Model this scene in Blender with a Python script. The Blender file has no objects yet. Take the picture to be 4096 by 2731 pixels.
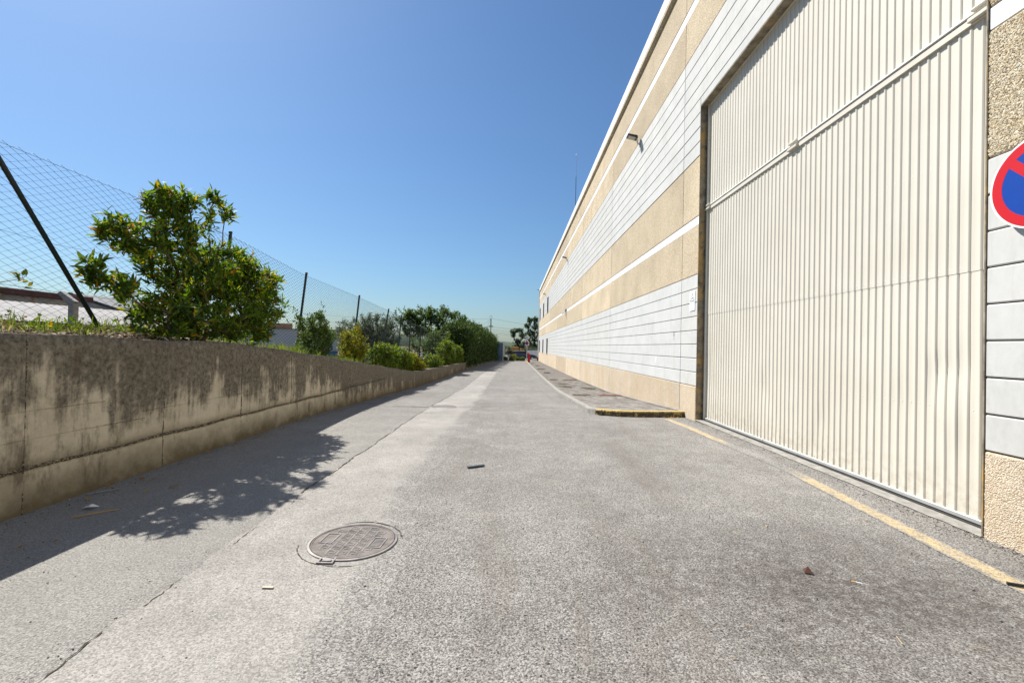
import bpy, math, random
import numpy as np
from math import sin, cos, pi, radians, sqrt
from mathutils import Matrix, Vector

random.seed(7)
RNG = np.random.default_rng(7)
S = bpy.context.scene
COL = S.collection

# ------------------------------------------------------------------ camera
PITCH, ROLL, YAW = radians(0.6107), radians(1.2457), radians(-0.3555)
fw = Vector((sin(YAW) * cos(PITCH), cos(YAW) * cos(PITCH), sin(PITCH)))
rt0 = Vector((cos(YAW), -sin(YAW), 0))
up0 = rt0.cross(fw)
rt = rt0 * cos(ROLL) + up0 * sin(ROLL)
up = -rt0 * sin(ROLL) + up0 * cos(ROLL)
cam_d = bpy.data.cameras.new('camera')
cam_d.sensor_width = 36.0
cam_d.lens = 16.0
cam_d.clip_start = 0.05
cam_d.clip_end = 5000
cam = bpy.data.objects.new('camera', cam_d)
COL.objects.link(cam)
cam.matrix_world = Matrix(((rt.x, up.x, -fw.x, 0), (rt.y, up.y, -fw.y, 0), (rt.z, up.z, -fw.z, 1.5), (0, 0, 0, 1)))
S.camera = cam

# ------------------------------------------------------------------ light
LDIR = Vector((0.66, -0.51, -1.0)).normalized()          # the way the sunlight travels
ELEV = math.asin(-LDIR.z)
W = bpy.data.worlds.new('World')
S.world = W
W.use_nodes = True
wn = W.node_tree
bg = wn.nodes['Background']
sky = wn.nodes.new('ShaderNodeTexSky')
sky.sky_type = 'NISHITA'
sky.sun_disc = False
sky.sun_elevation = ELEV
sky.sun_rotation = math.atan2(-LDIR.x, -LDIR.y)
sky.altitude = 0
sky.air_density = 1.25
sky.dust_density = 0.75
sky.ozone_density = 10.0
wb = wn.nodes.new('ShaderNodeMix')                       # one white balance for the whole sky
wb.data_type = 'RGBA'
wb.blend_type = 'MULTIPLY'
wb.inputs[0].default_value = 1.0
wb.inputs[7].default_value = (0.95, 1.02, 1.02, 1)
wn.links.new(sky.outputs[0], wb.inputs[6])
wn.links.new(wb.outputs[2], bg.inputs[0])
bg.inputs[1].default_value = 0.062
sun_d = bpy.data.lights.new('sun', 'SUN')
sun_d.energy = 4.8
sun_d.angle = radians(0.53)
sun_d.color = (1.0, 0.955, 0.88)
sun = bpy.data.objects.new('sun', sun_d)
COL.objects.link(sun)
sun.rotation_euler = LDIR.to_track_quat('-Z', 'Y').to_euler()
S.view_settings.view_transform = 'Standard'
S.view_settings.look = 'None'
S.view_settings.gamma = 1
S.view_settings.use_curve_mapping = False
S.view_settings.exposure = 0.84

# ------------------------------------------------------------------ helpers
WL = {}


def wl(o):
    return WL.get(o.name, Vector((0, 0, 0))) if o else Vector((0, 0, 0))


def link(o, parent=None, wloc=None):
    COL.objects.link(o)
    if parent:
        o.parent = parent
    p = wl(parent)
    if wloc is None:
        wloc = p
    o.location = Vector(wloc) - p
    WL[o.name] = Vector(wloc)
    return o


def tag(o, label=None, cat=None, group=None, kind=None):
    if label:
        o['label'] = label
    if cat:
        o['category'] = cat
    if group:
        o['group'] = group
    if kind:
        o['kind'] = kind
    return o


def thing(name, loc, label, cat, group=None):
    o = bpy.data.objects.new(name, None)
    o.empty_display_size = 0.1
    link(o, None, loc)
    return tag(o, label, cat, group)


class MB:
    def __init__(s):
        s.v = []
        s.f = []

    def add(s, vs, fs):
        b = len(s.v)
        s.v += [tuple(v) for v in vs]
        s.f += [tuple(i + b for i in f) for f in fs]
        return s

    def box(s, x0, x1, y0, y1, z0, z1):
        return s.add([(x0, y0, z0), (x1, y0, z0), (x1, y1, z0), (x0, y1, z0), (x0, y0, z1), (x1, y0, z1), (x1, y1, z1), (x0, y1, z1)],
                     [(0, 3, 2, 1), (4, 5, 6, 7), (0, 1, 5, 4), (1, 2, 6, 5), (2, 3, 7, 6), (3, 0, 4, 7)])

    def cbox(s, x0, x1, y0, y1, z0, z1, c=0.01):
        """box with all edges chamfered"""
        xs, ys, zs = (x0, x1), (y0, y1), (z0, z1)
        vs, idx = [], {}
        for i in (0, 1):
            for j in (0, 1):
                for k in (0, 1):
                    sx, sy, sz = (1, -1)[i] * c, (1, -1)[j] * c, (1, -1)[k] * c
                    for a, p in enumerate(((xs[i], ys[j] + sy, zs[k] + sz), (xs[i] + sx, ys[j], zs[k] + sz), (xs[i] + sx, ys[j] + sy, zs[k]))):
                        idx[(i, j, k, a)] = len(vs)
                        vs.append(p)
        fs = []
        g = lambda i, j, k, a: idx[(i, j, k, a)]
        for i in (0, 1):
            q = [g(i, 0, 0, 0), g(i, 1, 0, 0), g(i, 1, 1, 0), g(i, 0, 1, 0)]
            fs.append(q if i else q[::-1])
            q = [g(0, i, 0, 1), g(1, i, 0, 1), g(1, i, 1, 1), g(0, i, 1, 1)]
            fs.append(q[::-1] if i else q)
            q = [g(0, 0, i, 2), g(1, 0, i, 2), g(1, 1, i, 2), g(0, 1, i, 2)]
            fs.append(q if i else q[::-1])
        for i in (0, 1):
            for j in (0, 1):
                q = [g(i, j, 0, 0), g(i, j, 0, 1), g(i, j, 1, 1), g(i, j, 1, 0)]
                fs.append(q if (i + j) % 2 else q[::-1])
                q = [g(i, 0, j, 0), g(i, 0, j, 2), g(i, 1, j, 2), g(i, 1, j, 0)]
                fs.append(q[::-1] if (i + j) % 2 else q)
                q = [g(0, i, j, 1), g(0, i, j, 2), g(1, i, j, 2), g(1, i, j, 1)]
                fs.append(q if (i + j) % 2 else q[::-1])
                for k in (0, 1):
                    q = [g(i, j, k, 0), g(i, j, k, 1), g(i, j, k, 2)]
                    fs.append(q if (i + j + k) % 2 else q[::-1])
        return s.add(vs, fs)

    def tube(s, pts, r, n=8, cap=True):
        pts = [Vector(p) for p in pts]
        rs = r if isinstance(r, (list, tuple)) else [r] * len(pts)
        vs, fs = [], []
        u = None
        for i, p in enumerate(pts):
            d = (pts[min(i + 1, len(pts) - 1)] - pts[max(i - 1, 0)]).normalized()
            if u is None:
                u = d.orthogonal().normalized()
            u = (u - d * u.dot(d)).normalized()
            w = d.cross(u)
            for k in range(n):
                a = 2 * pi * k / n
                vs.append(p + (u * cos(a) + w * sin(a)) * rs[i])
        for i in range(len(pts) - 1):
            for k in range(n):
                k2 = (k + 1) % n
                fs.append((i * n + k, i * n + k2, (i + 1) * n + k2, (i + 1) * n + k))
        if cap:
            fs.append(tuple(range(n))[::-1])
            fs.append(tuple(range((len(pts) - 1) * n, len(pts) * n)))
        return s.add(vs, fs)

    def prism(s, poly, axis, a0, a1):
        """poly: 2D points; axis 'x','y','z' extruded a0..a1"""
        def P(p, a):
            return {'x': (a, p[0], p[1]), 'y': (p[0], a, p[1]), 'z': (p[0], p[1], a)}[axis]
        n = len(poly)
        vs = [P(p, a0) for p in poly] + [P(p, a1) for p in poly]
        fs = [tuple(range(n))[::-1], tuple(range(n, 2 * n))] + [(i, (i + 1) % n, n + (i + 1) % n, n + i) for i in range(n)]
        return s.add(vs, fs)

    def build(s, name, m, parent=None, wloc=None, smooth=False, world=True, kind=None):
        p = Vector(wloc) if wloc is not None else wl(parent)
        me = bpy.data.meshes.new(name)
        vs = [(v[0] - p.x, v[1] - p.y, v[2] - p.z) for v in s.v] if world else s.v
        me.from_pydata(vs, [], s.f)
        me.validate()
        if smooth:
            for q in me.polygons:
                q.use_smooth = True
        me.materials.append(m)
        import bmesh
        bm = bmesh.new()
        bm.from_mesh(me)
        bmesh.ops.recalc_face_normals(bm, faces=bm.faces)
        bm.to_mesh(me)
        bm.free()
        o = bpy.data.objects.new(name, me)
        link(o, parent, p)
        if kind:
            o['kind'] = kind
        return o


def np_obj(name, V, F, m, parent=None, wloc=None, attrs=None, kind=None, smooth=False):
    """V (n,3) world, F (k,3|4)"""
    p = Vector(wloc) if wloc is not None else wl(parent)
    V = np.asarray(V, np.float32) - np.array(p, np.float32)
    F = np.asarray(F, np.int32)
    me = bpy.data.meshes.new(name)
    me.vertices.add(len(V))
    me.vertices.foreach_set('co', V.ravel())
    k = F.shape[1]
    me.loops.add(F.size)
    me.loops.foreach_set('vertex_index', F.ravel())
    me.polygons.add(len(F))
    me.polygons.foreach_set('loop_start', np.arange(0, F.size, k, dtype=np.int32))
    me.polygons.foreach_set('loop_total', np.full(len(F), k, np.int32))
    if smooth:
        me.polygons.foreach_set('use_smooth', np.ones(len(F), bool))
    for n, a in (attrs or {}).items():
        at = me.attributes.new(n, 'FLOAT', 'POINT')
        at.data.foreach_set('value', np.asarray(a, np.float32))
    me.materials.append(m)
    me.update()
    me.validate()
    o = bpy.data.objects.new(name, me)
    link(o, parent, p)
    if kind:
        o['kind'] = kind
    return o


def lerp_table(t, x):
    return float(np.interp(x, [a for a, _ in t], [b for _, b in t]))


# ------------------------------------------------------------------ material DSL
class NT:
    def __init__(s, name):
        s.m = bpy.data.materials.new(name)
        s.m.use_nodes = True
        s.t = s.m.node_tree
        s.b = s.t.nodes['Principled BSDF']
        s.pos_ = None

    def n(s, typ, ins=None, **kw):
        nd = s.t.nodes.new('ShaderNode' + typ)
        for k, v in kw.items():
            setattr(nd, k, v)
        for k, v in (ins or {}).items():
            s.set(nd.inputs[k], v)
        return nd

    def set(s, sock, v):
        if isinstance(v, bpy.types.NodeSocket):
            s.t.links.new(v, sock)
        else:
            if sock.type == 'RGBA' and len(v) == 3:
                v = (*v, 1)
            sock.default_value = v

    def pos(s, scale=(1, 1, 1), off=(0, 0, 0)):
        if s.pos_ is None:
            s.pos_ = s.n('NewGeometry').outputs['Position']
        if scale == (1, 1, 1) and off == (0, 0, 0):
            return s.pos_
        return s.n('Mapping', {'Vector': s.pos_, 'Scale': scale, 'Location': off}).outputs[0]

    def noise(s, scale, detail=3, rough=0.55, vec=None, dist=0):
        return s.n('TexNoise', {'Vector': vec or s.pos(), 'Scale': scale, 'Detail': detail, 'Roughness': rough, 'Distortion': dist}).outputs[0]

    def vor(s, scale, vec=None, feature='F1', out='Distance', rnd=1):
        return s.n('TexVoronoi', {'Vector': vec or s.pos(), 'Scale': scale, 'Randomness': rnd}, feature=feature).outputs[out]

    def ramp(s, f, stops, interp='LINEAR'):
        nd = s.n('ValToRGB', {'Fac': f})
        r = nd.color_ramp
        r.interpolation = interp
        while len(r.elements) < len(stops):
            r.elements.new(0.5)
        for e, (p, c) in zip(r.elements, stops):
            e.position = p
            e.color = (c, c, c, 1) if isinstance(c, (int, float)) else (*c, 1)
        return nd.outputs[0]

    def mix(s, f, a, b, mode='MIX'):
        nd = s.n('Mix', data_type='RGBA', blend_type=mode)
        s.set(nd.inputs[0], f)
        s.set(nd.inputs[6], a)
        s.set(nd.inputs[7], b)
        return nd.outputs[2]

    def math(s, op, a, b=0.0, c=0.0, clamp=False):
        nd = s.n('Math', operation=op, use_clamp=clamp)
        s.set(nd.inputs[0], a)
        s.set(nd.inputs[1], b)
        if op in ('MULTIPLY_ADD',):
            s.set(nd.inputs[2], c)
        return nd.outputs[0]

    def rng(s, v, a, b, c=0.0, d=1.0, smooth=False):
        nd = s.n('MapRange', {'Value': v, 'From Min': a, 'From Max': b, 'To Min': c, 'To Max': d})
        if smooth:
            nd.interpolation_type = 'SMOOTHSTEP'
        return nd.outputs[0]

    def xyz(s, vec=None):
        nd = s.n('SeparateXYZ', {'Vector': vec or s.pos()})
        return nd.outputs

    def bump(s, h, strength=0.5, dist=0.01, normal=None):
        d = {'Height': h, 'Strength': strength, 'Distance': dist}
        if normal is not None:
            d['Normal'] = normal
        return s.n('Bump', d).outputs[0]

    def attr(s, name):
        return s.n('Attribute', attribute_name=name).outputs['Fac']

    def objrand(s):
        return s.n('ObjectInfo').outputs['Random']

    def out(s, color, rough=0.8, normal=None, metal=0.0, spec=0.5):
        s.set(s.b.inputs['Base Color'], color)
        s.set(s.b.inputs['Roughness'], rough)
        s.set(s.b.inputs['Metallic'], metal)
        s.set(s.b.inputs['Specular IOR Level'], spec)
        if normal is not None:
            s.set(s.b.inputs['Normal'], normal)
        return s.m


def plain(name, col, rough=0.6, metal=0.0, var=0.12, scale=6.0, spec=0.4, bump=0.0):
    t = NT(name)
    n = t.noise(scale, 4)
    f = t.rng(n, 0.3, 0.7, 1 - var, 1 + var)
    c = t.n('VectorMath', {0: (*col,), 1: (1, 1, 1)}, operation='MULTIPLY')
    sc = t.n('CombineXYZ', {0: f, 1: f, 2: f}).outputs[0]
    t.set(c.inputs[1], sc)
    nb = t.bump(t.noise(scale * 12, 3), bump, 0.003) if bump else None
    return t.out(c.outputs[0], rough, nb, metal, spec)


# ---- asphalt
def asphalt_nodes(t, lo=0.10, hi=0.375, tint=(1.0, 0.955, 0.885), patch=False):
    """chippings, open pores, broad mottling"""
    pos = t.pos()
    big = t.noise(0.45, 4, 0.6)
    mid = t.noise(2.3, 5, 0.7)
    n1 = t.noise(85, 2, 0.7)
    cellc = t.n('TexVoronoi', {'Vector': t.n('MixRGB', {'Fac': 0.008, 'Color1': pos, 'Color2': t.n('TexNoise', {'Vector': pos, 'Scale': 90}).outputs[1]}).outputs[0], 'Scale': 125})
    rnd = t.xyz(cellc.outputs['Color'])[0]
    chip = t.rng(rnd, 0.0, 1.0, lo, hi)
    pit = t.rng(n1, 0.50, 0.70 if not patch else 0.85, 0.0, 1.0)
    if patch:
        pit = t.math('MULTIPLY', pit, 0.5)
    sh = t.math('MULTIPLY', chip, t.rng(pit, 0, 1, 1.0, 0.40))
    lum = t.math('MULTIPLY', sh, t.rng(big, 0.3, 0.72, 0.84, 1.16))
    lum = t.math('MULTIPLY', lum, t.rng(mid, 0.3, 0.7, 0.84, 1.14))
    col = t.mix(1.0, t.n('CombineXYZ', {0: lum, 1: lum, 2: lum}).outputs[0], tint, 'MULTIPLY')
    brown = t.rng(t.noise(6, 5, 0.75), 0.52, 0.75, 0, 0.20 if not patch else 0.12)
    col = t.mix(brown, col, (0.15, 0.115, 0.085))
    hole = t.n('TexVoronoi', {'Vector': pos, 'Scale': 21 if not patch else 9})
    hm = t.math('MULTIPLY', t.rng(hole.outputs['Distance'], 0.17 if not patch else 0.08, 0.09 if not patch else 0.045, 0, 1), t.rng(t.xyz(hole.outputs['Color'])[1], 0.45, 0.6, 0, 0.9))
    col = t.mix(hm, col, (0.03, 0.027, 0.025))
    h = t.math('ADD', t.math('MULTIPLY', cellc.outputs['Distance'], -0.6), t.math('ADD', t.math('MULTIPLY', pit, -0.9), t.math('MULTIPLY', hm, -1.2)))
    return col, h


def m_asphalt():
    t = NT('asphalt')
    col, h = asphalt_nodes(t)
    x, y, z = t.xyz()
    # oily dark drips in front of the near end of the gate
    wob = t.noise(1.7, 5, 0.65)
    d = t.n('VectorMath', {0: t.pos((0.55, 1.0, 0)), 1: (2.1 * 0.55, 2.85, 0)}, operation='DISTANCE').outputs['Value']
    st = t.rng(t.math('ADD', d, t.math('MULTIPLY', wob, 1.2)), 1.95, 0.75, 0.0, 0.85)
    st = t.math('MULTIPLY', st, t.rng(t.noise(11, 5, 0.8), 0.36, 0.60, 0.12, 1.0))
    col = t.mix(st, col, (0.06, 0.048, 0.042))
    wt = t.noise(1.0, 4, 0.65, t.pos((2.2, 0.22, 1), (5, 2, 0)))
    col = t.mix(t.rng(wt, 0.52, 0.72, 0, 0.35), col, (0.13, 0.105, 0.085))
    # paler tone near on the left, darker grey further away
    lft = t.math('MULTIPLY', t.rng(t.math('ADD', x, t.math('MULTIPLY', wob, 0.5)), -1.4, -2.0, 0, 0.45), t.rng(y, 12, 5))
    col = t.mix(lft, col, (0.30, 0.29, 0.265))
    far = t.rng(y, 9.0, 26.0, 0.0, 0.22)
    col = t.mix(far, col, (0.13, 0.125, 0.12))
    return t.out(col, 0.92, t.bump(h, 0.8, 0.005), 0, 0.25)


def m_patch():
    t = NT('asphalt_patch')
    col, h = asphalt_nodes(t, 0.18, 0.365, (1.0, 0.95, 0.875), True)
    col2, h2 = asphalt_nodes(t)
    e = t.attr('edge')
    nn = t.math('ADD', t.math('MULTIPLY', t.noise(5, 6, 0.75), 0.7), t.math('MULTIPLY', t.noise(48, 3, 0.7), 0.3))
    k = t.rng(t.math('SUBTRACT', e, nn), 0.02, 0.22, 0, 1)
    col = t.mix(k, col, col2)
    return t.out(col, 0.92, t.bump(h, 0.45, 0.004), 0, 0.25)


def m_paint_on_asphalt(name, paint, keep_lo, keep_hi, fade=None):
    t = NT(name)
    col, h = asphalt_nodes(t)
    wear = t.noise(9, 6, 0.75)
    wear2 = t.noise(55, 3, 0.7)
    w = t.math('ADD', t.math('MULTIPLY', wear, 0.6), t.math('MULTIPLY', wear2, 0.4))
    edge = t.attr('edge')
    w = t.math('SUBTRACT', w, t.math('MULTIPLY', edge, 0.14))
    if fade:
        x, y, z = t.xyz()
        d = t.math('ABSOLUTE', t.math('SUBTRACT', y, fade[0]))
        w = t.math('SUBTRACT', w, t.rng(d, 0.15, fade[1], fade[2], 0.0))
    k = t.rng(w, keep_lo, keep_hi, 0, 1)
    c = t.mix(k, col, paint)
    return t.out(c, 0.8, t.bump(h, 0.5, 0.004), 0, 0.3)


def m_course():
    t = NT('pale_concrete')
    r = t.objrand()
    n = t.noise(1.6, 5, 0.65)
    n2 = t.noise(14, 4, 0.7, t.pos((1, 1, 0.5)))
    f = t.math('ADD', t.math('MULTIPLY', n, 0.6), t.math('MULTIPLY', n2, 0.4))
    c = t.ramp(f, [(0.30, (0.43, 0.43, 0.41)), (0.5, (0.525, 0.525, 0.505)), (0.72, (0.59, 0.585, 0.56))])
    c = t.mix(t.rng(r, 0, 1, 0.0, 0.22), c, (0.44, 0.475, 0.50))
    ho = t.vor(22)
    c = t.mix(t.rng(ho, 0.035, 0.02, 0, 0.6), c, (0.18, 0.17, 0.15))
    dr = t.noise(3.0, 5, 0.7, t.pos((1, 2.6, 0.22)))
    c = t.mix(t.rng(dr, 0.54, 0.78, 0, 0.5), c, (0.36, 0.345, 0.31))
    pan = t.math('FLOOR', t.math('MULTIPLY', t.math('SUBTRACT', t.xyz()[1], 2.76), 1 / 8.02))
    wn_ = t.n('TexWhiteNoise', {'W': pan}, noise_dimensions='1D').outputs[0]
    c = t.mix(t.rng(wn_, 0, 1, 0, 0.20), c, (0.42, 0.40, 0.36))
    return t.out(c, 0.85, t.bump(t.noise(40, 4), 0.15, 0.003), 0, 0.3)


def m_aggregate(name, a, b, c3, scale=70, stain=0.0):
    t = NT(name)
    v = t.n('TexVoronoi', {'Vector': t.pos((1, 1, 1.35)), 'Scale': scale})
    rr = t.xyz(v.outputs['Color'])[0]
    col = t.ramp(rr, [(0.0, a), (0.45, b), (0.8, c3), (1.0, tuple(min(1, q * 1.25) for q in c3))])
    d = v.outputs['Distance']
    col = t.mix(t.rng(d, 0.42, 0.75, 0.0, 0.6), col, tuple(q * 0.42 for q in a))
    n = t.noise(0.8, 5, 0.6)
    r = t.objrand()
    k = t.math('MULTIPLY', t.rng(n, 0.3, 0.7, 0.88, 1.12), t.rng(r, 0, 1, 0.93, 1.07))
    pan = t.math('FLOOR', t.math('MULTIPLY', t.math('SUBTRACT', t.xyz()[1], 2.76), 1 / 8.02))
    wn_ = t.n('TexWhiteNoise', {'W': pan}, noise_dimensions='1D').outputs[0]
    k = t.math('MULTIPLY', k, t.rng(wn_, 0, 1, 0.90, 1.06))
    col = t.mix(1.0, col, t.n('CombineXYZ', {0: k, 1: k, 2: k}).outputs[0], 'MULTIPLY')
    dr = t.noise(2.4, 5, 0.7, t.pos((1, 2.4, 0.25)))
    col = t.mix(t.rng(dr, 0.56, 0.8, 0, 0.4), col, tuple(q * 0.62 for q in b))
    if stain:
        z = t.xyz()[2]
        nn = t.noise(1.1, 5, 0.65, t.pos((1, 1, 0.5)))
        s_ = t.math('MULTIPLY', t.rng(nn, 0.38, 0.68, 0, 1), stain)
        col = t.mix(s_, col, (0.47, 0.33, 0.17))
        n5 = t.noise(5, 5, 0.7)
        col = t.mix(t.math('MULTIPLY', t.rng(n5, 0.56, 0.72, 0, 0.5), stain), col, (0.30, 0.26, 0.20))
    return t.out(col, 0.9, t.bump(t.math('MULTIPLY', d, -1.0), 0.8, 0.008), 0, 0.25)


def m_pebble():
    t = NT('pebble')
    r = t.attr('rnd')
    c = t.ramp(r, [(0, (0.42, 0.30, 0.15)), (0.3, (0.56, 0.45, 0.28)), (0.6, (0.66, 0.58, 0.43)), (0.85, (0.66, 0.62, 0.52)), (1, (0.40, 0.30, 0.18))])
    return t.out(c, 0.75, None, 0, 0.35)


def m_jamb():
    t = NT('weathered_jamb')
    n = t.noise(5, 6, 0.7)
    n2 = t.noise(1.4, 4, 0.6, t.pos((1, 1, 0.6)))
    c = t.ramp(n, [(0.3, (0.10, 0.085, 0.06)), (0.5, (0.24, 0.205, 0.15)), (0.7, (0.36, 0.32, 0.25))])
    y = t.rng(n2, 0.5, 0.62, 0, 0.75)
    c = t.mix(t.math('MULTIPLY', y, t.rng(n, 0.4, 0.6)), c, (0.45, 0.26, 0.05))
    return t.out(c, 0.95, t.bump(t.noise(45, 4), 0.4, 0.004), 0, 0.2)


def m_retaining():
    """v = metres below the top edge, u = run; run-off staining and lichen"""
    t = NT('stained_concrete')
    dep = t.attr('depth')
    p = t.pos()
    base = t.ramp(t.math('ADD', t.math('MULTIPLY', t.noise(1.3, 5, 0.6), 0.6), t.math('MULTIPLY', t.noise(11, 5, 0.7), 0.4)),
                  [(0.3, (0.42, 0.35, 0.245)), (0.5, (0.58, 0.50, 0.365)), (0.7, (0.68, 0.60, 0.455))])
    r = t.objrand()
    base = t.mix(t.rng(r, 0, 1, 0, 0.25), base, (0.44, 0.38, 0.28))
    streak = t.noise(2.6, 7, 0.72, t.pos((1, 1.0, 0.14)))
    streak2 = t.noise(9.0, 4, 0.6, t.pos((1, 1.0, 0.06)))
    blot = t.math('ADD', t.math('MULTIPLY', t.noise(3.5, 6, 0.7), 0.5), t.math('MULTIPLY', t.noise(0.55, 4, 0.6), 0.6))
    s_ = t.math('ADD', t.math('ADD', t.math('MULTIPLY', streak, 0.95), t.math('MULTIPLY', streak2, 0.35)), t.math('MULTIPLY', blot, 1.25))
    lvl = t.math('SUBTRACT', s_, t.rng(dep, 0.0, 1.5, -0.30, 0.36))
    k = t.math('MULTIPLY', t.rng(lvl, 1.20, 1.44, 0, 1, True), t.rng(t.noise(19, 5, 0.8), 0.30, 0.62, 0.60, 0.95))
    dark = t.ramp(t.noise(16, 5, 0.75), [(0.3, (0.030, 0.025, 0.019)), (0.55, (0.078, 0.066, 0.05)), (0.75, (0.20, 0.168, 0.125))])
    c = t.mix(k, base, dark)
    k2 = t.rng(t.math('ADD', t.noise(4.2, 6, 0.72, t.pos((1, 1, 0.3), (3, 7, 1))), t.math('MULTIPLY', t.noise(0.9, 3, 0.5, t.pos((1, 1, 1), (9, 1, 4))), 0.6)), 0.88, 1.02, 0, 0.75)
    c = t.mix(k2, c, t.mix(0.5, dark, (0.16, 0.12, 0.075)))
    low = t.attr('low')
    lk = t.rng(t.math('ADD', low, t.math('MULTIPLY', t.noise(2.2, 5, 0.7), 0.55)), 0.68, 0.30, 0, 0.9)
    c = t.mix(lk, c, (0.11, 0.082, 0.04))
    sp = t.vor(34)
    c = t.mix(t.rng(sp, 0.10, 0.05, 0, 0.7), c, (0.10, 0.08, 0.05))
    lich = t.noise(23, 3, 0.8)
    c = t.mix(t.rng(lich, 0.70, 0.76, 0, 0.5), c, (0.50, 0.44, 0.33))
    h = t.math('ADD', t.noise(30, 5, 0.75), t.math('MULTIPLY', sp, 0.3))
    return t.out(c, 0.95, t.bump(h, 0.5, 0.006), 0, 0.15)


def m_rough_seam():
    t = NT('exposed_seam')
    v = t.n('TexVoronoi', {'Vector': t.pos(), 'Scale': 55})
    rr = t.xyz(v.outputs['Color'])[0]
    c = t.ramp(rr, [(0, (0.10, 0.075, 0.045)), (0.5, (0.30, 0.24, 0.16)), (1, (0.48, 0.42, 0.30))])
    c = t.mix(t.rng(v.outputs['Distance'], 0.35, 0.6, 0, 0.8), c, (0.05, 0.04, 0.025))
    return t.out(c, 0.95, t.bump(t.math('MULTIPLY', v.outputs['Distance'], -1), 1.0, 0.02), 0, 0.15)


def m_leaf(name, stops, transl=0.45, gloss=0.35, spec=0.25):
    t = NT(name)
    r = t.attr('rnd')
    c = t.ramp(r, stops)
    t.out(c, gloss + 0.15, None, 0, spec)
    tr = t.n('BsdfTranslucent')
    hs = t.n('HueSaturation', {'Hue': 0.485, 'Saturation': 1.15, 'Value': 1.5, 'Color': c}).outputs[0]
    t.set(tr.inputs[0], hs)
    ms = t.n('MixShader', {0: transl})
    t.t.links.new(t.b.outputs[0], ms.inputs[1])
    t.t.links.new(tr.outputs[0], ms.inputs[2])
    t.t.links.new(ms.outputs[0], t.t.nodes['Material Output'].inputs[0])
    return t.m


def m_bark():
    t = NT('bark')
    n = t.noise(25, 5, 0.7, t.pos((1, 1, 0.3)))
    return t.out(t.ramp(n, [(0.3, (0.055, 0.035, 0.02)), (0.7, (0.17, 0.115, 0.07))]), 0.9, t.bump(n, 0.5, 0.01), 0, 0.2)


def m_soil():
    t = NT('soil')
    n = t.noise(2, 6, 0.7)
    n2 = t.noise(22, 5, 0.75)
    c = t.ramp(n2, [(0.3, (0.06, 0.04, 0.025)), (0.55, (0.16, 0.115, 0.07)), (0.75, (0.30, 0.24, 0.16))])
    c = t.mix(t.rng(n, 0.48, 0.6, 0, 0.6), c, (0.10, 0.13, 0.03))
    return t.out(c, 0.95, t.bump(n2, 0.8, 0.03), 0, 0.15)


def m_sheet():
    t = NT('cream_sheet_metal')
    n = t.noise(1.1, 4, 0.6)
    n2 = t.noise(4.0, 4, 0.7, t.pos((1, 3, 0.4)))
    c = t.ramp(n, [(0.3, (0.545, 0.51, 0.43)), (0.7, (0.60, 0.565, 0.485))])
    c = t.mix(t.rng(n2, 0.58, 0.8, 0, 0.22), c, (0.50, 0.45, 0.36))
    z = t.xyz()[2]
    dirt = t.math('MULTIPLY', t.rng(z, 0.5, 0.02, 0, 1), t.rng(t.noise(9, 5, 0.75), 0.42, 0.66, 0, 0.8))
    c = t.mix(dirt, c, (0.36, 0.31, 0.23))
    return t.out(c, 0.42, t.bump(t.noise(3, 3), 0.05, 0.02), 0, 0.45)


def m_iron():
    t = NT('cast_iron')
    n = t.noise(14, 5, 0.7)
    c = t.ramp(n, [(0.3, (0.16, 0.142, 0.13)), (0.55, (0.26, 0.24, 0.23)), (0.75, (0.32, 0.285, 0.25))])
    return t.out(c, 0.55, t.bump(t.noise(60, 4), 0.3, 0.002), 0.35, 0.5)


def m_paver(name='paver'):
    t = NT(name)
    r = t.objrand() if name == 'paver' else t.attr('rnd')
    n = t.noise(12, 5, 0.7)
    n3 = t.noise(0.9, 4, 0.65)
    c = t.ramp(t.math('ADD', t.math('MULTIPLY', r, 0.55), t.math('MULTIPLY', n, 0.45)), [(0.15, (0.11, 0.098, 0.085)), (0.5, (0.20, 0.185, 0.168)), (0.85, (0.31, 0.295, 0.27))])
    c = t.mix(t.rng(n3, 0.45, 0.62, 0, 0.55), c, (0.115, 0.10, 0.085))
    return t.out(c, 0.9, t.bump(n, 0.3, 0.004), 0, 0.25)


def m_far_paving():
    t = NT('far_paving')
    br = t.n('TexBrick', {'Vector': t.pos(), 'Color1': (0.21, 0.195, 0.178, 1), 'Color2': (0.15, 0.138, 0.125, 1), 'Mortar': (0.07, 0.06, 0.05, 1), 'Scale': 5.0, 'Mortar Size': 0.03})
    n3 = t.noise(0.9, 4, 0.65)
    c = t.mix(t.rng(n3, 0.45, 0.62, 0, 0.6), br.outputs[0], (0.115, 0.10, 0.085))
    return t.out(c, 0.9, None, 0, 0.25)


def m_kerb(yellow=False):
    t = NT('yellow_kerb_paint' if yellow else 'kerb_concrete')
    n = t.noise(9, 5, 0.7)
    c = t.ramp(n, [(0.3, (0.17, 0.158, 0.14)), (0.55, (0.28, 0.268, 0.245)), (0.75, (0.38, 0.365, 0.335))])
    if yellow:
        w = t.math('ADD', t.math('MULTIPLY', t.noise(7, 6, 0.75), 0.6), t.math('MULTIPLY', t.noise(40, 3, 0.7), 0.4))
        nz = t.xyz(t.n('NewGeometry').outputs['Normal'])[2]
        w = t.math('ADD', w, t.rng(nz, 0.2, 0.8, -0.06, 0.10))
        c = t.mix(t.rng(w, 0.46, 0.53), (0.085, 0.065, 0.045), (0.50, 0.365, 0.13))
    return t.out(c, 0.9, t.bump(n, 0.35, 0.005), 0, 0.25)


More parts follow.
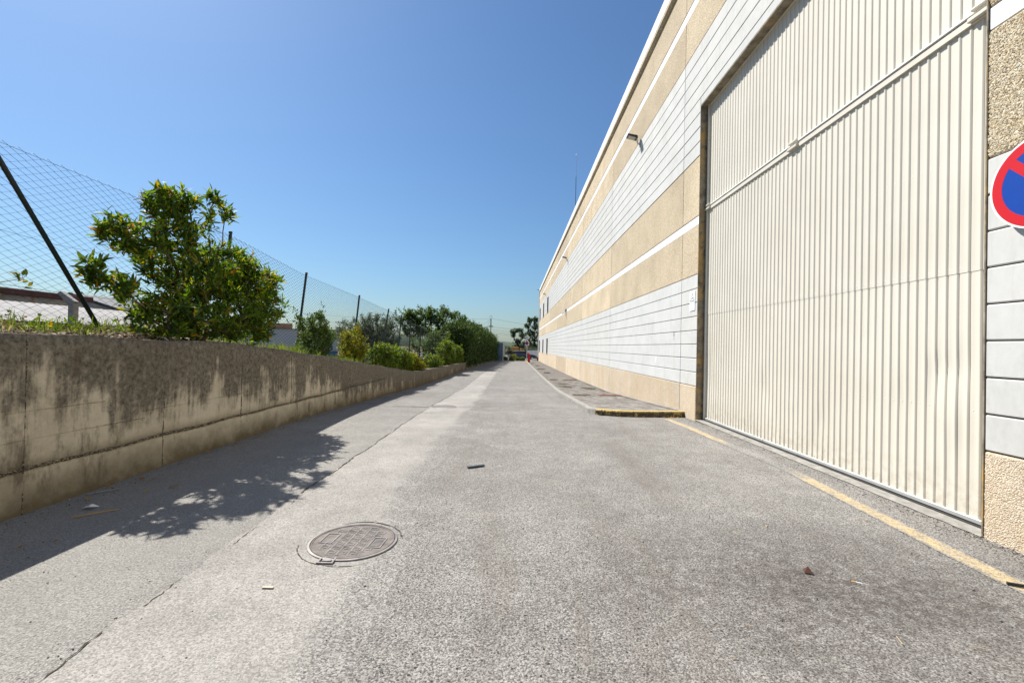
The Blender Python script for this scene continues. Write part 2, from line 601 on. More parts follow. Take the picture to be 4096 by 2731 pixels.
M = {}
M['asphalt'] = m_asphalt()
M['patch'] = m_patch()
M['yellow_line'] = m_paint_on_asphalt('worn_yellow_line', (0.60, 0.44, 0.20), 0.40, 0.66, (6.55, 1.1, 0.30))
M['course'] = m_course()
M['agg'] = m_aggregate('beige_aggregate', (0.44, 0.345, 0.215), (0.58, 0.475, 0.33), (0.66, 0.575, 0.435), 62)
M['plinth'] = m_aggregate('plinth_aggregate', (0.54, 0.43, 0.31), (0.61, 0.51, 0.385), (0.66, 0.58, 0.46), 85, 0.45)
M['pebble'] = m_pebble()
M['white'] = plain('white_band', (0.74, 0.75, 0.77), 0.7, 0, 0.04, 1.5)
M['backing'] = plain('groove_concrete', (0.46, 0.38, 0.26), 0.95, 0, 0.25, 8)
M['jamb'] = m_jamb()
M['retaining'] = m_retaining()
M['seam'] = m_rough_seam()
M['sheet'] = m_sheet()
M['iron'] = m_iron()
M['iron_dirty'] = plain('dirt_filled_iron', (0.165, 0.145, 0.132), 0.9, 0.1, 0.3, 14)
M['bark'] = m_bark()
M['soil'] = m_soil()
M['paver'] = m_paver()
M['paver_far'] = m_paver('paver_joined')
M['far_paving'] = m_far_paving()
M['kerb'] = m_kerb()
M['kerb_y'] = m_kerb(True)
M['black'] = plain('black_rubber', (0.02, 0.02, 0.022), 0.7)
M['darkmetal'] = plain('dark_metal', (0.05, 0.048, 0.045), 0.5, 0.3)
M['steel'] = plain('galvanised_steel', (0.50, 0.51, 0.50), 0.45, 0.6, 0.1)
M['whitepaint'] = plain('white_paint', (0.78, 0.78, 0.76), 0.45)
M['red'] = plain('sign_red', (0.52, 0.008, 0.012), 0.35, 0, 0.03)
M['blue'] = plain('sign_blue', (0.003, 0.045, 0.29), 0.35, 0, 0.03)
M['green_post'] = plain('green_coated_steel', (0.007, 0.018, 0.015), 0.45, 0, 0.2)
M['wire'] = plain('green_wire', (0.03, 0.05, 0.045), 0.5, 0.2)
M['rust'] = plain('rust', (0.17, 0.075, 0.045), 0.9, 0, 0.35, 9)
M['crack'] = plain('crack_dirt', (0.05, 0.038, 0.026), 0.95, 0, 0.4, 20)
M['moss'] = plain('moss', (0.055, 0.040, 0.018), 0.95, 0, 0.5, 18, bump=0.5)
M['glass'] = plain('dark_glass', (0.012, 0.013, 0.015), 0.12, 0, 0.05, 1, 0.35)
M['brownframe'] = plain('brown_frame', (0.10, 0.035, 0.02), 0.5)
M['redbox'] = plain('red_cabinet', (0.50, 0.012, 0.02), 0.35, 0, 0.08)
M['carpaint'] = plain('navy_car_paint', (0.012, 0.022, 0.07), 0.18, 0.2, 0.05, 2, 0.8)
M['tyre'] = plain('tyre', (0.02, 0.02, 0.02), 0.85)
M['bluewall'] = plain('blue_render', (0.10, 0.17, 0.28), 0.8, 0, 0.12, 3)
M['yellowpaint'] = plain('machine_yellow', (0.42, 0.22, 0.05), 0.5, 0, 0.15, 4)
M['stone'] = plain('pale_stone', (0.48, 0.46, 0.43), 0.8, 0, 0.15)
M['polec'] = plain('pole_concrete', (0.30, 0.29, 0.27), 0.9, 0, 0.15)
M['grey_render'] = plain('grey_render', (0.33, 0.33, 0.33), 0.9, 0, 0.2, 1.5)
M['fibre'] = plain('fibre_cement', (0.27, 0.26, 0.25), 0.9, 0, 0.2, 2)
M['brick'] = plain('old_brick', (0.36, 0.19, 0.11), 0.9, 0, 0.3, 12)
M['offwhite'] = plain('offwhite_render', (0.55, 0.57, 0.60), 0.85, 0, 0.1)
M['lens'] = plain('lamp_lens', (0.45, 0.43, 0.38), 0.3)
G1, G2, G3 = (0.026, 0.056, 0.009), (0.062, 0.12, 0.018), (0.10, 0.17, 0.03)
YL, OR = (0.42, 0.28, 0.02), (0.38, 0.16, 0.02)
M['leaf_main'] = m_leaf('leaf_glossy', [(0, G1), (0.35, G2), (0.70, (0.12, 0.19, 0.03)), (0.93, (0.19, 0.24, 0.035)), (0.975, YL), (1, OR)], 0.5, 0.40)
M['leaf_dark'] = m_leaf('leaf_dark', [(0, (0.03, 0.06, 0.012)), (0.5, (0.06, 0.12, 0.02)), (0.9, (0.11, 0.18, 0.03)), (1, (0.18, 0.12, 0.04))], 0.42, 0.4)
M['leaf_yellow'] = m_leaf('leaf_yellow', [(0, (0.06, 0.10, 0.012)), (0.4, (0.13, 0.17, 0.015)), (0.75, (0.30, 0.28, 0.02)), (1, (0.40, 0.32, 0.03))], 0.4, 0.4)
M['leaf_mid'] = m_leaf('leaf_mid', [(0, (0.05, 0.09, 0.014)), (0.5, (0.095, 0.17, 0.024)), (0.85, (0.17, 0.23, 0.035)), (1, (0.26, 0.20, 0.05))], 0.45, 0.45)
M['leaf_olive'] = m_leaf('leaf_olive', [(0, (0.05, 0.07, 0.035)), (0.5, (0.10, 0.13, 0.07)), (1, (0.18, 0.21, 0.13))], 0.25, 0.5)
M['leaf_hedge'] = m_leaf('leaf_hedge', [(0, (0.018, 0.036, 0.010)), (0.5, (0.042, 0.078, 0.016)), (1, (0.09, 0.14, 0.03))], 0.3, 0.45)
M['leaf_euc'] = m_leaf('leaf_eucalyptus', [(0, (0.03, 0.055, 0.02)), (0.5, (0.055, 0.09, 0.032)), (1, (0.09, 0.13, 0.05))], 0.25, 0.5)
M['grass'] = m_leaf('grass_blade', [(0, (0.07, 0.12, 0.02)), (0.5, (0.13, 0.20, 0.035)), (0.85, (0.22, 0.26, 0.07)), (1, (0.36, 0.30, 0.14))], 0.4, 0.6)
M['litter'] = m_leaf('dry_litter', [(0, (0.05, 0.032, 0.018)), (0.4, (0.15, 0.095, 0.05)), (0.75, (0.34, 0.27, 0.18)), (1, (0.50, 0.45, 0.37))], 0.1, 0.8)
M['dryleaf'] = m_leaf('fallen_leaf', [(0, (0.30, 0.17, 0.03)), (0.5, (0.45, 0.27, 0.04)), (1, (0.30, 0.10, 0.03))], 0.2, 0.7)
M['hill'] = plain('hill_scrub', (0.05, 0.075, 0.045), 0.95, 0, 0.35, 0.05)

# ------------------------------------------------------------------ the lie of the land
ROADZ = [(-20, 0), (9, 0), (10.5, -0.03), (13.3, -0.15), (19, -0.37), (27, -0.5), (35, -0.58), (44, -0.65), (73, -0.86), (90, -0.95), (400, -0.95)]
WALLTOP = [(-20, 1.56), (3.6, 1.525), (6.7, 1.46), (9.7, 1.205), (13.6, 0.84), (19, 0.35), (25, 0.25), (38, 0.08), (39.3, 0.06), (75, -0.5)]


def road_z(x, y):
    k = min(1, max(0, (y - 10) / 8)) * min(1, max(0, (75 - y) / 10))
    return lerp_table(ROADZ, y) - 0.07 * k * x / 4


def pave_z(x, y):
    return road_z(2.9, y) + 0.125


def wall_top(y):
    return lerp_table(WALLTOP, y)


XW = -4.1            # road face of the retaining wall


def bank_z(x, y):
    """planted bank behind the wall"""
    t = wall_top(y) - 0.06
    d = XW - 0.2 - x
    mound = math.exp(-((d - 1.25) / 0.7) ** 2) * (0.16 * min(1, max(0, (26 - y) / 8)) + 0.02)
    fall = -0.01 * d if d < 1.8 else -0.018 - 0.22 * (d - 1.8)
    return max(t + mound + fall, -1.25) + 0.03 * sin(3.1 * x + y * 1.7) + 0.02 * sin(5.3 * y + 2 * x)


def sheet(name, xs, ys, zf, m, kind='structure', jitter=None):
    nx, ny = len(xs), len(ys)
    V = [(x, y, zf(x, y)) for y in ys for x in xs]
    F = [(j * nx + i, j * nx + i + 1, (j + 1) * nx + i + 1, (j + 1) * nx + i) for j in range(ny - 1) for i in range(nx - 1)]
    return np_obj(name, V, F, m, kind=kind, smooth=True)


fr = lambda a, b, n: list(np.linspace(a, b, n))
sheet('ground', fr(-1500, 1500, 13), fr(-1500, 2500, 13), lambda x, y: -1.6, M['soil'])
sheet('road', fr(-4.12, 4.3, 22), fr(-14, 9, 12) + fr(9.5, 73.6, 90), lambda x, y: road_z(x, y), M['asphalt'])
sheet('far_yard', fr(-40, 40, 5), fr(73.5, 150, 6), lambda x, y: -0.96, M['asphalt'])
sheet('bank', fr(-14, -8, 6) + fr(-7.5, -4.28, 14), fr(-14, 3, 8) + fr(3.3, 75, 150), bank_z, M['soil'])


# trench patch that was cut along the road, with ragged edges
def ragged(v, a):
    return v + random.uniform(-a, a)


PL = [(-6, -2.0), (2, -2.03), (4.5, -2.07), (7.3, -2.04), (10.8, -2.06), (16, -2.12), (19.4, -2.1), (32, -2.25), (44, -2.0), (62, -1.9)]
PR = [(-6, -0.7), (2.2, -0.94), (4.2, -1.19), (6.9, -1.29), (11.3, -1.1), (17.9, -1.24), (31, -1.4), (44, -1.35), (62, -1.3)]
EDG = []
ys = list(np.arange(-6, 20, 0.12)) + list(np.arange(20, 62, 0.6))
V = []
for y in ys:
    l = lerp_table(PL, y) + 0.02 * sin(7 * y) + ragged(0, 0.012)
    r = lerp_table(PR, y) + 0.05 * sin(2.3 * y) + ragged(0, 0.035)
    l, r = l - 0.02, r + (0.30 if y < 9 else 0.08)
    for k, fx in enumerate((0, 0.02, 0.5, 1 - (0.46 if y < 9 else 0.14), 1.0)):
        x = l + (r - l) * fx
        EDG.append((0.55, 0.1, 0.0, 0.12, 1.0)[k])
        V.append((x, y, road_z(x, y) + (0.001, 0.004, 0.004, 0.004, 0.001)[k]))
F = [(j * 5 + i, j * 5 + i + 1, j * 5 + i + 6, j * 5 + i + 5) for j in range(len(ys) - 1) for i in range(4)]
np_obj('road_patch', V, F, M['patch'], kind='structure', attrs={'edge': EDG})


def ribbon(name, pts, width, m, dz=0.008, rag=0.4, step=0.05, kind='structure', parent=None, zf=road_z, wander=0.0, edge=False, gaps=0.0):
    """thin ragged strip lying on the road"""
    out, ed, F = [], [], []
    P = [Vector((p[0], p[1], 0)) for p in pts]
    run = []
    for a, b in zip(P[:-1], P[1:]):
        n = max(2, int((b - a).length / step))
        d = (b - a).normalized()
        s_ = Vector((-d.y, d.x, 0))
        for i in range(n):
            run.append((a + (b - a) * i / n, s_))
    ph = random.uniform(0, 9)
    prev = False
    for i, (p, s_) in enumerate(run):
        w = width * (1 + random.uniform(-rag, rag))
        off = wander * (sin(i * 0.21 + ph) + 0.6 * sin(i * 0.53 + ph * 2) + random.uniform(-0.6, 0.6))
        cols = (-0.5, -0.3, 0.3, 0.5) if edge else (-0.5, 0.5)
        for k in cols:
            q = p + s_ * (k * w + off)
            out.append((q.x, q.y, zf(q.x, q.y) + dz))
            ed.append(1.0 if abs(k) > 0.4 else 0.0)
        n = len(cols)
        if i and random.random() >= gaps:
            for k in range(n - 1):
                F.append(((i - 1) * n + k, (i - 1) * n + k + 1, i * n + k + 1, i * n + k))
    return np_obj(name, out, F, m, parent, kind=kind, attrs={'edge': ed})


for ya, yb, w in ((1.6, 2.35, 0.010), (2.55, 2.9, 0.007), (3.35, 3.7, 0.006), (4.2, 4.5, 0.006)):
    ribbon('road_crack', [(-2.03, ya), (-2.06, yb)], w, M['crack'], 0.006, 0.9, 0.03, wander=0.012)
ribbon('road_crack', [(-2.08, 4.5), (-2.05, 7.3), (-2.06, 11.2)], 0.014, M['crack'], 0.007, 0.7, 0.04, wander=0.012)
ribbon('road_crack', [(-2.1, 11.4), (-2.12, 16)], 0.016, M['crack'], 0.009, 0.6, 0.05, wander=0.012)
ribbon('road_crack', [(-3.4, 11.15), (-2.6, 11.35), (-2.07, 11.38)], 0.03, M['crack'], 0.009, 0.6, 0.04, wander=0.01)
ribbon('road_crack', [(-1.2, 11.7), (0.4, 11.9), (1.5, 12.0)], 0.02, M['crack'], 0.008, 0.8, 0.05, wander=0.012, gaps=0.35)
ribbon('road_patch', [(-2.95, 11.5), (-2.1, 11.55)], 0.28, M['patch'], 0.006, 0.15, 0.06)
ribbon('road_patch', [(-1.4, 11.6), (-0.9, 11.75), (-0.7, 11.8)], 0.35, M['patch'], 0.0065, 0.25, 0.06)
ribbon('yellow_line', [(3.36, 10.0), (3.45, 7.6), (3.54, 5.95), (3.43, 4.4), (3.36, 3.4), (3.33, 2.2), (3.3, -3)], 0.185, M['yellow_line'], 0.004, 0.07, 0.05, edge=True)

# hills far off
V, F = [], []
nh = 160
for i in range(nh):
    a = radians(-75 + 150 * i / (nh - 1))
    d = 620
    h = 9 + 5 * sin(i * 0.13) + 2.2 * sin(i * 0.41 + 1) + random.uniform(-0.6, 0.6)
    V += [(d * sin(a), d * cos(a), -3), (d * 1.02 * sin(a), d * 1.02 * cos(a), h * 0.7), (d * 1.1 * sin(a), d * 1.1 * cos(a), h), (d * 1.5 * sin(a), d * 1.5 * cos(a), -3)]
for i in range(nh - 1):
    for k in range(3):
        F.append((i * 4 + k, i * 4 + 4 + k, i * 4 + 5 + k, i * 4 + 1 + k))
np_obj('hills', V, F, M['hill'], kind='structure', smooth=True)

# ------------------------------------------------------------------ warehouse
XF = 3.92
bld = thing('warehouse', (XF + 10, 34, 0), 'long beige and white precast concrete warehouse along the right side of the road', 'building')
YJ = [-5.26 + 8.02 * k for k in range(11)]          # panel joints: ... 2.76, 10.78, 18.8 ...
YJ[-1] = 74.4
ROWS = []
for k in range(8):
    ROWS.append((0.72 + 0.30375 * k, 0.72 + 0.30375 * (k + 1), 'course'))
ROWS += [(3.15, 4.23, 'agg'), (4.23, 4.42, 'white'), (4.42, 5.73, 'agg')]
for k in range(8):
    ROWS.append((5.73 + 0.3125 * k, 5.73 + 0.3125 * (k + 1), 'course'))
ROWS += [(8.23, 9.26, 'agg'), (9.26, 9.47, 'white'), (9.47, 10.41, 'agg')]
PNAME = {'course': 'concrete_course', 'agg': 'aggregate_band', 'white': 'white_stripe', 'plinth': 'plinth_block'}
DY0, DY1, DZ1 = 3.82, 9.83, 6.80                    # gate opening
WINS = [(54.4, 56.5), (62.4, 64.6), (70.9, 73.2)]
piece_cache = {}


def piece(kind, y0, y1, z0, z1):
    g = 0.006 if kind != 'white' else 0.003
    ly, lz = round(y1 - y0 - 2 * g, 3), round(z1 - z0 - 2 * g, 3)
    key = (kind, ly, lz)
    th = {'course': 0.075, 'agg': 0.07, 'white': 0.055, 'plinth': 0.08}[kind]
    if key not in piece_cache:
        b = MB()
        b.cbox(0, th, 0, ly, 0, lz, {'course': 0.009, 'agg': 0.011, 'white': 0.004, 'plinth': 0.012}[kind])
        o = b.build(PNAME[kind], M[kind], bld, (XF, y0 + g, z0 + g), world=False)
        o.location = Vector((XF, y0 + g, z0 + g)) - wl(bld)
        piece_cache[key] = o
    else:
        o = piece_cache[key].copy()
        COL.objects.link(o)
        o.location = Vector((XF, y0 + g, z0 + g)) - wl(bld)
    o.location.x += {'course': 0, 'agg': 0.004, 'white': 0.012, 'plinth': -0.006}[kind] + random.uniform(-0.0015, 0.0015)
    return o


for a, b_ in zip(YJ[:-1], YJ[1:]):
    door_panel = a < 5 < b_
    win = [w for w in WINS if a < w[0] < b_]
    for (z0, z1, kind) in ROWS + [(-1.5, 0.72, 'plinth')]:
        if door_panel and z0 < DZ1:
            if z1 > DZ1 + 0.01:
                piece(kind, a, DY0, z0, z1)
                piece(kind, DY1, b_, z0, z1)
                piece(kind, DY0, DY1, DZ1 - 0.009, z1)
            else:
                piece(kind, a, DY0, z0, z1)
                piece(kind, DY1, b_, z0, z1)
        elif win and (0.7 < z0 < 2.5 or 5.7 < z0 < 7.5):
            piece(kind, a, win[0][0], z0, z1)
            piece(kind, win[0][1], b_, z0, z1)
        else:
            piece(kind, a, b_, z0, z1)

# structural wall behind the panels, with openings
holes = [(DY0, DY1, -1.5, DZ1)]
for w in WINS:
    holes += [(w[0], w[1], 0.72, 0.72 + 0.30375 * 6), (w[0], w[1], 5.73, 5.73 + 0.3125 * 6)]
ysb = sorted(set([YJ[0], YJ[-1]] + [h[0] for h in holes] + [h[1] for h in holes]))
zsb = sorted(set([-1.5, 10.7] + [h[2] for h in holes] + [h[3] for h in holes]))
mb = MB()
for y0, y1 in zip(ysb[:-1], ysb[1:]):
    col = []
    for z0, z1 in zip(zsb[:-1], zsb[1:]):
        cy, cz = (y0 + y1) / 2, (z0 + z1) / 2
        inside = any(h[0] < cy < h[1] and h[2] < cz < h[3] for h in holes)
        if not inside:
            if col and abs(col[-1][1] - z0) < 1e-6:
                col[-1][1] = z1
            else:
                col.append([z0, z1])
    for z0, z1 in col:
        mb.box(XF + 0.065, XF + 0.24, y0, y1, z0, z1)
mb.build('wall', M['backing'], bld)
MB().box(XF + 0.24, 33, YJ[0], YJ[-1], 10.3, 10.62).build('roof', M['fibre'], bld)
MB().box(XF + 0.24, 33, YJ[-1] - 0.25, YJ[-1], -1.5, 10.3).build('end_wall', M['agg'], bld)
MB().box(33, 33.2, YJ[0], YJ[-1], -1.5, 10.6).build('rear_wall', M['agg'], bld)
MB().box(XF + 0.24, 33, YJ[0], YJ[0] + 0.2, -1.5, 10.3).build('end_wall', M['agg'], bld)
MB().box(XF + 0.5, XF + 0.6, DY0 - 1, DY1 + 1, -0.5, 7.2).build('inner_screen', M['black'], bld)
# coping along the eaves, one length for each panel
for a, b_ in zip(YJ[:-1], YJ[1:]):
    prof = [(XF + 0.10, 10.40), (XF - 0.03, 10.40), (XF - 0.085, 10.46), (XF - 0.085, 10.56), (XF - 0.05, 10.60), (XF + 0.10, 10.60)]
    MB().prism(prof, 'y', a + 0.005, b_ - 0.005).build('eaves_moulding', M['agg'], bld)
    MB().prism([(XF + 0.2, 10.602), (XF - 0.07, 10.602), (XF - 0.075, 10.93), (XF - 0.045, 10.96), (XF + 0.2, 10.96)], 'y', a + 0.003, b_ - 0.003).build('eaves_flashing', M['whitepaint'], bld)
    MB().box(XF - 0.03, XF + 0.3, a + 0.003, b_ - 0.003, 10.962, 11.0).build('eaves_cap', M['darkmetal'], bld)
# windows
for w in WINS:
    for z0, z1 in ((0.72, 0.72 + 0.30375 * 6), (5.73, 5.73 + 0.3125 * 6)):
        f = MB().box(XF + 0.14, XF + 0.19, w[0], w[0] + 0.07, z0, z1).box(XF + 0.14, XF + 0.19, w[1] - 0.07, w[1], z0, z1)\
            .box(XF + 0.14, XF + 0.19, w[0] + 0.07, w[1] - 0.07, z0, z0 + 0.07).box(XF + 0.14, XF + 0.19, w[0] + 0.07, w[1] - 0.07, z1 - 0.07, z1)\
            .box(XF + 0.145, XF + 0.185, (w[0] + w[1]) / 2 - 0.03, (w[0] + w[1]) / 2 + 0.03, z0 + 0.07, z1 - 0.07).build('window', M['brownframe'], bld)
        MB().box(XF + 0.16, XF + 0.17, w[0] + 0.07, (w[0] + w[1]) / 2 - 0.03, z0 + 0.07, z1 - 0.07).build('pane', M['glass'], f)
        MB().box(XF + 0.16, XF + 0.17, (w[0] + w[1]) / 2 + 0.03, w[1] - 0.07, z0 + 0.07, z1 - 0.07).build('pane', M['glass'], f)
        MB().cbox(XF - 0.06, XF + 0.14, w[0] - 0.05, w[1] + 0.05, z0 - 0.06, z0 - 0.002, 0.008).build('sill', M['stone'], f)
        MB().box(XF + 0.01, XF + 0.138, w[1] + 0.0, w[1] + 0.012, z0, z1).build('reveal', M['brownframe'], f)
# jambs and lintel of the gate opening (weathered cast concrete)
MB().box(XF - 0.002, XF + 0.165, DY1 - 0.012, DY1 + 0.0, -0.05, DZ1).build('jamb', M['jamb'], bld)
MB().box(XF - 0.002, XF + 0.165, DY0, DY0 + 0.012, -0.05, DZ1).build('jamb', M['jamb'], bld)
MB().box(XF - 0.003, XF + 0.165, DY0 + 0.012, DY1 - 0.012, DZ1 - 0.03, DZ1 - 0.012).build('lintel', M['jamb'], bld)
# down pipe on the far corner
dp = MB().tube([(XF - 0.08, 74.3, -0.5), (XF - 0.08, 74.3, 10.4)], 0.055, 8).build('downpipe', M['whitepaint'], bld)
MB().cbox(XF - 0.2, XF + 0.02, 74.2, 74.42, 3.9, 4.05, 0.01).build('pipe_collar', M['whitepaint'], bld)
MB().cbox(XF - 0.25, XF + 0.0, 74.15, 74.45, -1.0, -0.2, 0.01).build('pipe_boot', M['rust'], bld)
# ragged plaster joints of ochre lichen in the upright joints by the gate
for yj, z0, z1 in ((10.78, -0.1, 0.70), (10.78, 3.17, 4.22), (10.78, 8.25, 9.25), (2.76, 0, 0.7)):
    MB().box(XF + 0.035, XF + 0.05, yj - 0.009, yj + 0.009, z0, z1).build('joint_filler', M['jamb'], bld)


# pebbles cast into the pier nearest to the camera (real stones, one joined part)
def pebbles(name, y0, y1, z0, z1, n, parent, size=0.012):
    a = np.linspace(0, 2 * pi, 6, endpoint=False)
    Y = RNG.uniform(y0, y1, n)
    Z = RNG.uniform(z0, z1, n)
    L = RNG.uniform(0.7, 1.5, n) * size
    Wd = L * RNG.uniform(0.45, 0.75, n)
    th = RNG.normal(-0.6, 0.5, n)
    H = RNG.uniform(0.003, 0.008, n)
    ca, sa = np.cos(a), np.sin(a)
    ring = np.zeros((n, 7, 3))
    u = L[:, None] * ca[None]
    w = Wd[:, None] * sa[None]
    ring[:, :6, 1] = Y[:, None] + u * np.cos(th)[:, None] - w * np.sin(th)[:, None]
    ring[:, :6, 2] = Z[:, None] + u * np.sin(th)[:, None] + w * np.cos(th)[:, None]
    ring[:, :6, 0] = XF + 0.005
    ring[:, 6, 1] = Y + RNG.normal(0, 0.002, n)
    ring[:, 6, 2] = Z + RNG.normal(0, 0.002, n)
    ring[:, 6, 0] = XF + 0.003 - H
    V = ring.reshape(-1, 3)
    k = np.arange(6)
    F = (np.stack([k, np.full(6, 6), (k + 1) % 6], 1)[None] + (np.arange(n) * 7)[:, None, None]).reshape(-1, 3)
    r = np.repeat(RNG.random(n), 7)
    return np_obj(name, V, F, M['pebble'], parent, attrs={'rnd': r}, kind='stuff', smooth=True)


pebbles('pebble_facing', 2.8, 3.81, 3.17, 4.21, 12000, bld, 0.009)
pebbles('pebble_facing', 2.8, 3.81, 4.45, 5.0, 5600, bld, 0.009)
pl = pebbles('pebble_facing', 2.8, 3.81, 0.0, 0.70, 10000, bld, 0.007)
t_ = NT('plinth_pebble')
pl.data.materials[0] = t_.out(t_.ramp(t_.attr('rnd'), [(0, (0.55, 0.44, 0.31)), (0.5, (0.62, 0.53, 0.40)), (1, (0.68, 0.62, 0.51))]), 0.8)

# ------------------------------------------------------------------ sliding gate
XD = 4.10
gate = thing('sliding_gate', (XD, 6.8, 0.0), 'tall cream ribbed sheet metal gate filling the warehouse opening', 'gate')
PITCHR = 0.107


def ribbed(name, y0, y1, z0, z1, dents, xo=0.0, nz=14):
    prof = []
    y = y0
    while y < y1 - 0.05:
        prof += [(y, 0.0), (y + 0.002, 0.0), (y + 0.006, -0.0118), (y + 0.022, -0.0118), (y + 0.036, 0.0), (y + 0.075, -0.0015)]
        y += PITCHR
    prof.append((y1, 0.0))
    zs = np.linspace(z0, z1, nz)
    V = []
    for z in zs:
        for (yy, xx) in prof:
            d = dy = 0.0
            for (cy, cz, ry, rz, am) in dents:
                g = math.exp(-((yy - cy) / ry) ** 2 - ((z - cz) / rz) ** 2)
                d += am * g
                dy += 0.6 * am * g
            V.append((XD + xo + xx + d + 0.0015 * sin(yy * 2.1 + z), yy + dy, z))
    n = len(prof)
    F = [(j * n + i, j * n + i + 1, (j + 1) * n + i + 1, (j + 1) * n + i) for j in range(nz - 1) for i in range(n - 1)]
    return np_obj(name, V, F, M['sheet'], gate)


rd = random.Random(3)
dents = [(rd.uniform(4.0, 9.4), rd.uniform(0.05, 1.6), rd.uniform(0.05, 0.2), rd.uniform(0.08, 0.3), rd.uniform(-0.012, 0.014)) for _ in range(30)]
dents += [(4.45, 1.25, 0.08, 0.2, 0.016), (4.3, 0.9, 0.1, 0.3, -0.012), (3.98, 1.1, 0.06, 0.4, 0.018), (9.55, 1.0, 0.1, 0.6, 0.02)]
ribbed('lower_sheet', DY0 - 0.02, DY1 - 0.10, 0.075, 2.28, dents, 0.0, 26)
ribbed('middle_sheet', DY0 - 0.02, DY1 - 0.10, 2.262, 4.51, [], -0.0035, 8)
ribbed('upper_sheet', DY0 - 0.02, DY1 - 0.10, 4.55, DZ1 - 0.045, [], 0.0, 8)
MB().prism([(XD - 0.034, 4.495), (XD - 0.034, 4.552), (XD - 0.012, 4.575), (XD + 0.03, 4.575), (XD + 0.03, 4.495)], 'y', DY0, DY1 - 0.02).build('middle_rail', M['sheet'], gate)
MB().prism([(XD - 0.046, 4.577), (XD - 0.046, 4.592), (XD - 0.024, 4.606), (XD + 0.01, 4.606), (XD + 0.01, 4.577)], 'y', DY0, DY1 - 0.04).build('rail_capping', M['whitepaint'], gate)
for yb in (4.02, 6.75, 9.72):
    MB().cbox(XD - 0.07, XD - 0.035, yb - 0.13, yb + 0.10, 4.505, 4.545, 0.006).tube([(XD - 0.055, yb - 0.12, 4.60), (XD - 0.055, yb + 0.06, 4.60)], 0.018, 8).build('rail_bracket', M['sheet'], gate)
MB().cbox(XD - 0.03, XD + 0.03, DY0 - 0.01, 7.45, 0.035, 0.08, 0.006).build('bottom_rail', M['steel'], gate)
MB().cbox(XD - 0.03, XD + 0.03, 7.456, DY1 - 0.06, 0.035, 0.08, 0.006).build('bottom_rail', M['steel'], gate)
MB().box(XD - 0.05, XD + 0.05, DY0 - 0.01, DY1 - 0.02, 0.014, 0.03).build('floor_track', M['darkmetal'], gate)
MB().box(XD - 0.03, XD + 0.03, DY0, DY1 - 0.02, DZ1 - 0.045, DZ1 - 0.012).build('top_rail', M['sheet'], gate)
MB().cbox(XD - 0.05, XD + 0.02, DY1 - 0.10, DY1 - 0.065, 0.04, DZ1 - 0.03, 0.006).build('edge_trim', M['sheet'], gate)
MB().box(XD - 0.012, XD + 0.05, DY1 - 0.062, DY1 - 0.03, 0.03, DZ1 - 0.03).build('side_seal', M['black'], gate)
MB().cbox(XD - 0.03, XD + 0.01, DY1 - 0.03, DY1 - 0.014, 0.03, DZ1 - 0.03, 0.004).build('side_guide', M['steel'], gate)
MB().cbox(XD - 0.024, XD + 0.012, DY0 - 0.005, DY0 + 0.085, 0.08, 4.49, 0.004).build('edge_trim', M['sheet'], gate)
# rivets
Vv, Ff = [], []


def rivet(y, z, x=XD):
    b = len(Vv)
    for k in range(6):
        a = pi * k / 3
        Vv.append((x, y + 0.006 * cos(a), z + 0.006 * sin(a)))
    Vv.append((x - 0.005, y, z))
    for k in range(6):
        Ff.append((b + k, b + 6, b + (k + 1) % 6))


yy = DY0 + 0.055
while yy < DY1 - 0.15:
    rivet(yy, 2.305, XD - 0.004)
    rivet(yy + 0.018, 2.315, XD - 0.004)
    rivet(yy, 1.02 + random.uniform(-0.004, 0.004), XD - 0.001)
    rivet(yy, 3.35 + random.uniform(-0.004, 0.004), XD - 0.004)
    rivet(yy, 0.11, XD - 0.001)
    rivet(yy, 5.6, XD - 0.001)
    yy += PITCHR
for k in range(16):
    rivet(DY0 + 0.06, 0.25 + k * 0.26, XD - 0.025)
np_obj('rivets', Vv, Ff, M['whitepaint'], gate, kind='stuff', smooth=True)
# concrete sill in front of the gate
V = []
nys = 60
for i in range(nys + 1):
    y = DY0 + (DY1 - DY0) * i / nys
    V += [(XF - 0.02 + random.uniform(-0.012, 0.008), y, 0.008), (XF + 0.02, y, 0.016), (XD - 0.035, y, 0.018), (XD + 0.2, y, 0.012)]
F = [(j * 4 + i, j * 4 + i + 1, j * 4 + i + 5, j * 4 + i + 4) for j in range(nys) for i in range(3)]
np_obj('gate_sill', V, F, M['kerb'], kind='structure')

# ------------------------------------------------------------------ pavement
XK = 1.80
pav = sheet('pavement', fr(1.9, 4.0, 6), fr(10.45, 74, 100), lambda x, y: pave_z(x, y) - 0.02, M['far_paving'])
